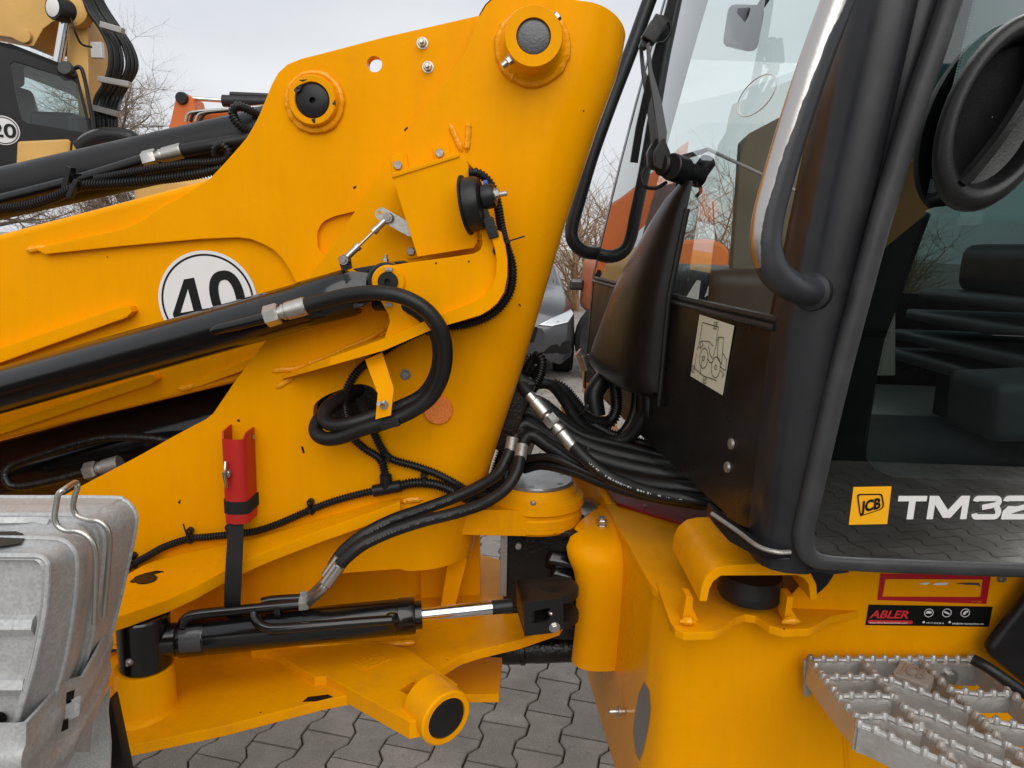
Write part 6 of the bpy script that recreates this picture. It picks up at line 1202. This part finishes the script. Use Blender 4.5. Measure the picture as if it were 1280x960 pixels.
m_ = MB(); m_.lathe([(0, 0.05), (0.07, 0.05), (0.08, 0)], aY(228, 123, YO), -YA, 20); m_.build('arm_pin', 'plastic', OR)
bx_ = MB(); bx_.box((-2.6, 10.6, 1.55), (3.2, 2.2, 0.9)); bx_.build('machine_body', 'machine_orange', OR, bevel=0.06, seg=3)
text('body_lettering', 'BERGMANN', V((-3.0, 9.495, 1.62)), XA, ZA, 0.22, 'ink', OR, 0.02, 0.001, width=1.9)
m_ = MB(); m_.box((-3.4, 10.6, 0.55), (3.4, 2.3, 1.0)); m_.build('undercarriage', 'tyre', OR, bevel=0.2, seg=4)
# ---- orange machine beyond the cab
OB = empty('dumper', (2.0, 9.5, 0), 'orange dumper with rounded hood seen through the loader windscreen', 'dumper')
m_ = MB(); m_.prism(roundpoly([V((0.92, 8.6, 0.75)), V((2.5, 8.6, 0.75)), V((2.5, 8.6, 1.66)), V((2.3, 8.6, 1.76)), V((1.15, 8.6, 1.66)), V((0.95, 8.6, 1.45))], 0.12), (0, 1.8, 0)); m_.build('hood', 'machine_orange', OB, bevel=0.05, seg=3)
strokes('hood_mark', [[(0, 0), (0.1, 0.16), (0.2, 0)], [(0.26, 0.0), (0.36, 0.2), (0.46, 0.0)]], 0.035, V((1.15, 8.59, 1.05)), XA, ZA, 'ink', OB, lift=0.004)
for x in (1.25, 2.3):
    m_ = MB(); m_.lathe([(0, -0.15), (0.25, -0.15), (0.45, -0.16), (0.5, -0.1), (0.5, 0.1), (0.45, 0.16), (0, 0.15)], (x, 8.8, 0.5), YA, 30); m_.build('wheel', 'tyre', OB)
m_ = MB(); m_.box((1.6, 9.4, 0.75), (1.2, 1.2, 0.3)); m_.build('chassis', 'black_satin', OB)
# ---- parked car
CAR = empty('parked_car', (-0.18, 10.3, 0), 'dark grey car parked nose-on, seen between the tower and the cab', 'car')
def cs_(y, hw, zb, zw, zt, tw):   # cross section half -> full ring (belt zw, top zt with half width tw)
    h = [(hw*0.86, zb), (hw*0.97, zb+0.10), (hw, (zb+zw)/2), (hw*0.98, zw-0.06), (hw*0.93, zw), (tw, zt-0.03), (tw*0.8, zt), (0, zt+0.015)]
    return [V((-0.18+x, y, z)) for x, z in h]+[V((-0.18-x, y, z)) for x, z in reversed(h[:-1])]
ss = [(8.42, 0.55, 0.34, 0.66, 0.70, 0.40), (8.46, 0.74, 0.26, 0.74, 0.80, 0.55), (8.56, 0.86, 0.22, 0.82, 0.90, 0.66), (8.75, 0.92, 0.2, 0.90, 0.97, 0.74), (9.1, 0.935, 0.2, 0.96, 1.03, 0.78), (9.55, 0.935, 0.2, 1.0, 1.08, 0.80), (9.75, 0.935, 0.2, 1.01, 1.12, 0.78), (10.15, 0.935, 0.2, 1.03, 1.38, 0.70), (10.5, 0.935, 0.2, 1.03, 1.55, 0.62), (11.3, 0.935, 0.2, 1.04, 1.60, 0.60), (12.2, 0.92, 0.22, 1.04, 1.52, 0.58), (12.8, 0.88, 0.3, 1.0, 1.15, 0.56), (12.95, 0.80, 0.4, 0.9, 1.0, 0.5)]
m_ = MB(); m_.grid([cs_(*s) for s in ss]); m_.add(cs_(*ss[0]), [tuple(range(15))]); m_.add(cs_(*ss[-1]), [tuple(range(15))]); m_.build('body', 'car_paint', CAR, smooth=50)
m_ = MB(); m_.grid([[V((-0.18-0.70, 9.80, 1.115)), V((-0.18, 9.74, 1.145)), V((-0.18+0.70, 9.80, 1.115))], [V((-0.18-0.56, 10.46, 1.535)), V((-0.18, 10.42, 1.565)), V((-0.18+0.56, 10.46, 1.535))]]); m_.build('windscreen', 'glass_far', CAR, thick=0.02)
for s in (-1, 1):
    q = [V((-0.18+s*x, y, z)) for x, y, z in ((0.44, 8.455, 0.70), (0.60, 8.47, 0.69), (0.80, 8.53, 0.74), (0.87, 8.66, 0.83), (0.84, 8.64, 0.87), (0.64, 8.50, 0.80))]
    m_ = MB(); m_.prism([p+V((s*0.02, -0.06, 0.0)) for p in q], (0, 0.2, 0.01)); m_.build('headlight', 'lamp', CAR, bevel=0.012, seg=3)
    m_ = MB(); m_.prism([V((-0.18+s*x, y, z)) for x, y, z in ((0.52, 8.44, 0.36), (0.82, 8.50, 0.36), (0.86, 8.53, 0.52), (0.62, 8.44, 0.46))], (0, -0.02, 0)); m_.build('air_intake', 'ink', CAR, bevel=0.01)
    m_ = MB(); m_.box((-0.18+s*1.02, 10.0, 1.10), (0.2, 0.12, 0.15)); m_.build('wing_mirror', 'car_paint', CAR, bevel=0.04, seg=3)
    for y in (9.35, 12.0):
        m_ = MB(); m_.lathe([(0, -0.11), (0.22, -0.11), (0.32, -0.12), (0.34, -0.08), (0.34, 0.08), (0.32, 0.12), (0, 0.11)], (-0.18+s*0.83, y, 0.34), XA, 30); wh = m_.build('wheel', 'tyre', CAR)
        m_ = MB(); m_.lathe([(0.22, s*0.112), (0.2, s*0.10), (0.05, s*0.12), (0, s*0.12)], (-0.18+s*0.83, y, 0.34), XA, 20); m_.build('rim', 'zinc', wh)
m_ = MB(); m_.prism([V((-0.18+x, 8.41, z)) for x, z in ((-0.42, 0.50), (0.42, 0.50), (0.46, 0.68), (-0.46, 0.68))], (0, -0.02, 0)); m_.build('grille', 'ink', CAR, bevel=0.01)
m_ = MB(); m_.lathe([(0.07, 0), (0.08, 0.01), (0.07, 0.02)], (-0.18, 8.40, 0.60), -YA, 24); m_.build('badge_ring', 'chrome', CAR)
# ================================================================ trees
def branch(m_, p, d, L, r, lvl, rn, tw):
    n = 5; P = [p]; q = p.copy(); dd = d.copy()
    for i in range(n):
        dd = (dd+V((rn.gauss(0, 0.16), rn.gauss(0, 0.16), rn.gauss(0.03, 0.12)))).normalized(); q = q+dd*(L/n); P.append(q.copy())
    (m_ if lvl < 2 else tw).tube(P, r, 7 if lvl < 2 else 4, scale=[1-0.62*i/n for i in range(n+1)])
    if lvl >= 4: return
    k = {0: 10, 1: 9, 2: 9, 3: 7}[lvl]
    for j in range(k):
        i = rn.randint(2 if lvl == 0 else 1, n); ax = V((rn.gauss(0, 1), rn.gauss(0, 1), rn.gauss(0, 0.6))).normalized()
        nd = (dd*0.55+ax*0.75+V((0, 0, 0.12))).normalized(); branch(m_, P[i], nd, L*rn.uniform(0.42, 0.66), r*(1-0.62*i/n)*0.62, lvl+1, rn, tw)
def tree(x, y, h, label, seed, mat='twig', grp=None):
    rn = random.Random(seed); root = empty('bare_tree', (x, y, 0), label, 'tree', grp); m_ = MB(); tw = MB()
    branch(m_, V((x, y, -0.05)), V((0.02, 0, 1)), h*0.5, h*0.022, 0, rn, tw)
    m_.build('trunk', 'bark', root, recalc=False); tw.build('crown', mat, root, recalc=False, smooth=0)
tree(-8.3, 16.5, 7.2, 'leafless grey tree rising beside the excavator hoses', 11)
tree(-11.8, 15.0, 7.0, 'leafless grey tree standing behind the black excavator cab', 12)
tree(-6.6, 19.0, 5.5, 'low leafless tree behind the orange folded arm', 13)
def shrub(x, y, h, label, seed, mat):
    rn = random.Random(seed); root = empty('bare_shrub', (x, y, 0), label, 'shrub', 'leafless brown shrubs along the yard edge'); m_ = MB(); tw = MB()
    for k in range(16):
        a = rn.uniform(0, 6.28); b0_ = V((x+math.cos(a)*h*0.12, y+math.sin(a)*h*0.12, -0.03))
        branch(m_, b0_, V((math.cos(a)*0.28, math.sin(a)*0.28, 1)).normalized(), h*rn.uniform(0.45, 0.72), h*0.009, 2, rn, tw)
    tw.build('twigs', mat, root, recalc=False, smooth=0)
for k in range(9):
    shrub(-9.5+k*2.35+random.uniform(-0.3, 0.3), 18.3+random.uniform(-0.6, 0.8), random.uniform(3.0, 4.4), 'leafless brown shrub in the row along the yard edge', 40+k, 'twig_brown')
# ================================================================ machines behind the photographer (they show in the glass)
KX = empty('excavator', (2.6, -3.6, 0), 'teal excavator with white lettering mirrored in the cab door glass', 'excavator')
m_ = MB(); m_.prism(roundpoly([V((1.4, -3.6, 1.9)), V((4.6, -3.6, 1.9)), V((4.6, -3.6, 3.0)), V((2.0, -3.6, 3.0)), V((1.4, -3.6, 2.7))], 0.15), (0, -1.8, 0)); m_.build('counterweight', 'teal', KX, bevel=0.06, seg=3)
text('body_lettering', 'KOBELCO', V((3.9, -3.59, 2.3)), -XA, ZA, 0.34, 'white', KX, 0.03, 0.003, width=2.2)
m_ = MB(); m_.box((3.0, -4.6, 1.5), (3.0, 1.8, 0.9)); m_.build('slew_deck', 'plastic', KX, bevel=0.05)
for y in (-3.7, -5.4): m_ = MB(); m_.prism(roundpoly([V((1.2, y, 0)), V((4.8, y, 0)), V((5.1, y, 0.5)), V((4.8, y, 1.0)), V((1.2, y, 1.0)), V((0.9, y, 0.5))], 0.3, 6), (0, -0.5, 0)); m_.build('track', 'tyre', KX, smooth=60)
YX = empty('excavator', (0.9, -3.2, 0), 'yellow excavator dipper arm mirrored in the cab door glass', 'excavator')
m_ = MB(); m_.prism([V((x, -2.9, z)) for x, z in ((1.25, 0.2), (1.55, 0.3), (2.05, 1.35), (2.75, 2.0), (2.7, 2.3), (2.3, 2.15), (1.75, 1.6), (1.3, 0.8))], (0, -0.3, 0)); m_.build('dipper', 'cat_yellow', YX, bevel=0.02)
m_ = MB(); m_.cyl((1.7, -2.85, 1.7), (2.5, -2.85, 2.35), 0.07, 16); m_.build('dipper_ram', 'black_satin', YX)
m_ = MB(); m_.prism(roundpoly([V((0.9, -2.7, 0.0)), V((1.7, -2.7, 0.0)), V((1.75, -2.7, 0.45)), V((1.3, -2.7, 0.6)), V((0.95, -2.7, 0.4))], 0.1), (0, -0.8, 0)); m_.build('bucket', 'black_satin', YX, bevel=0.02)
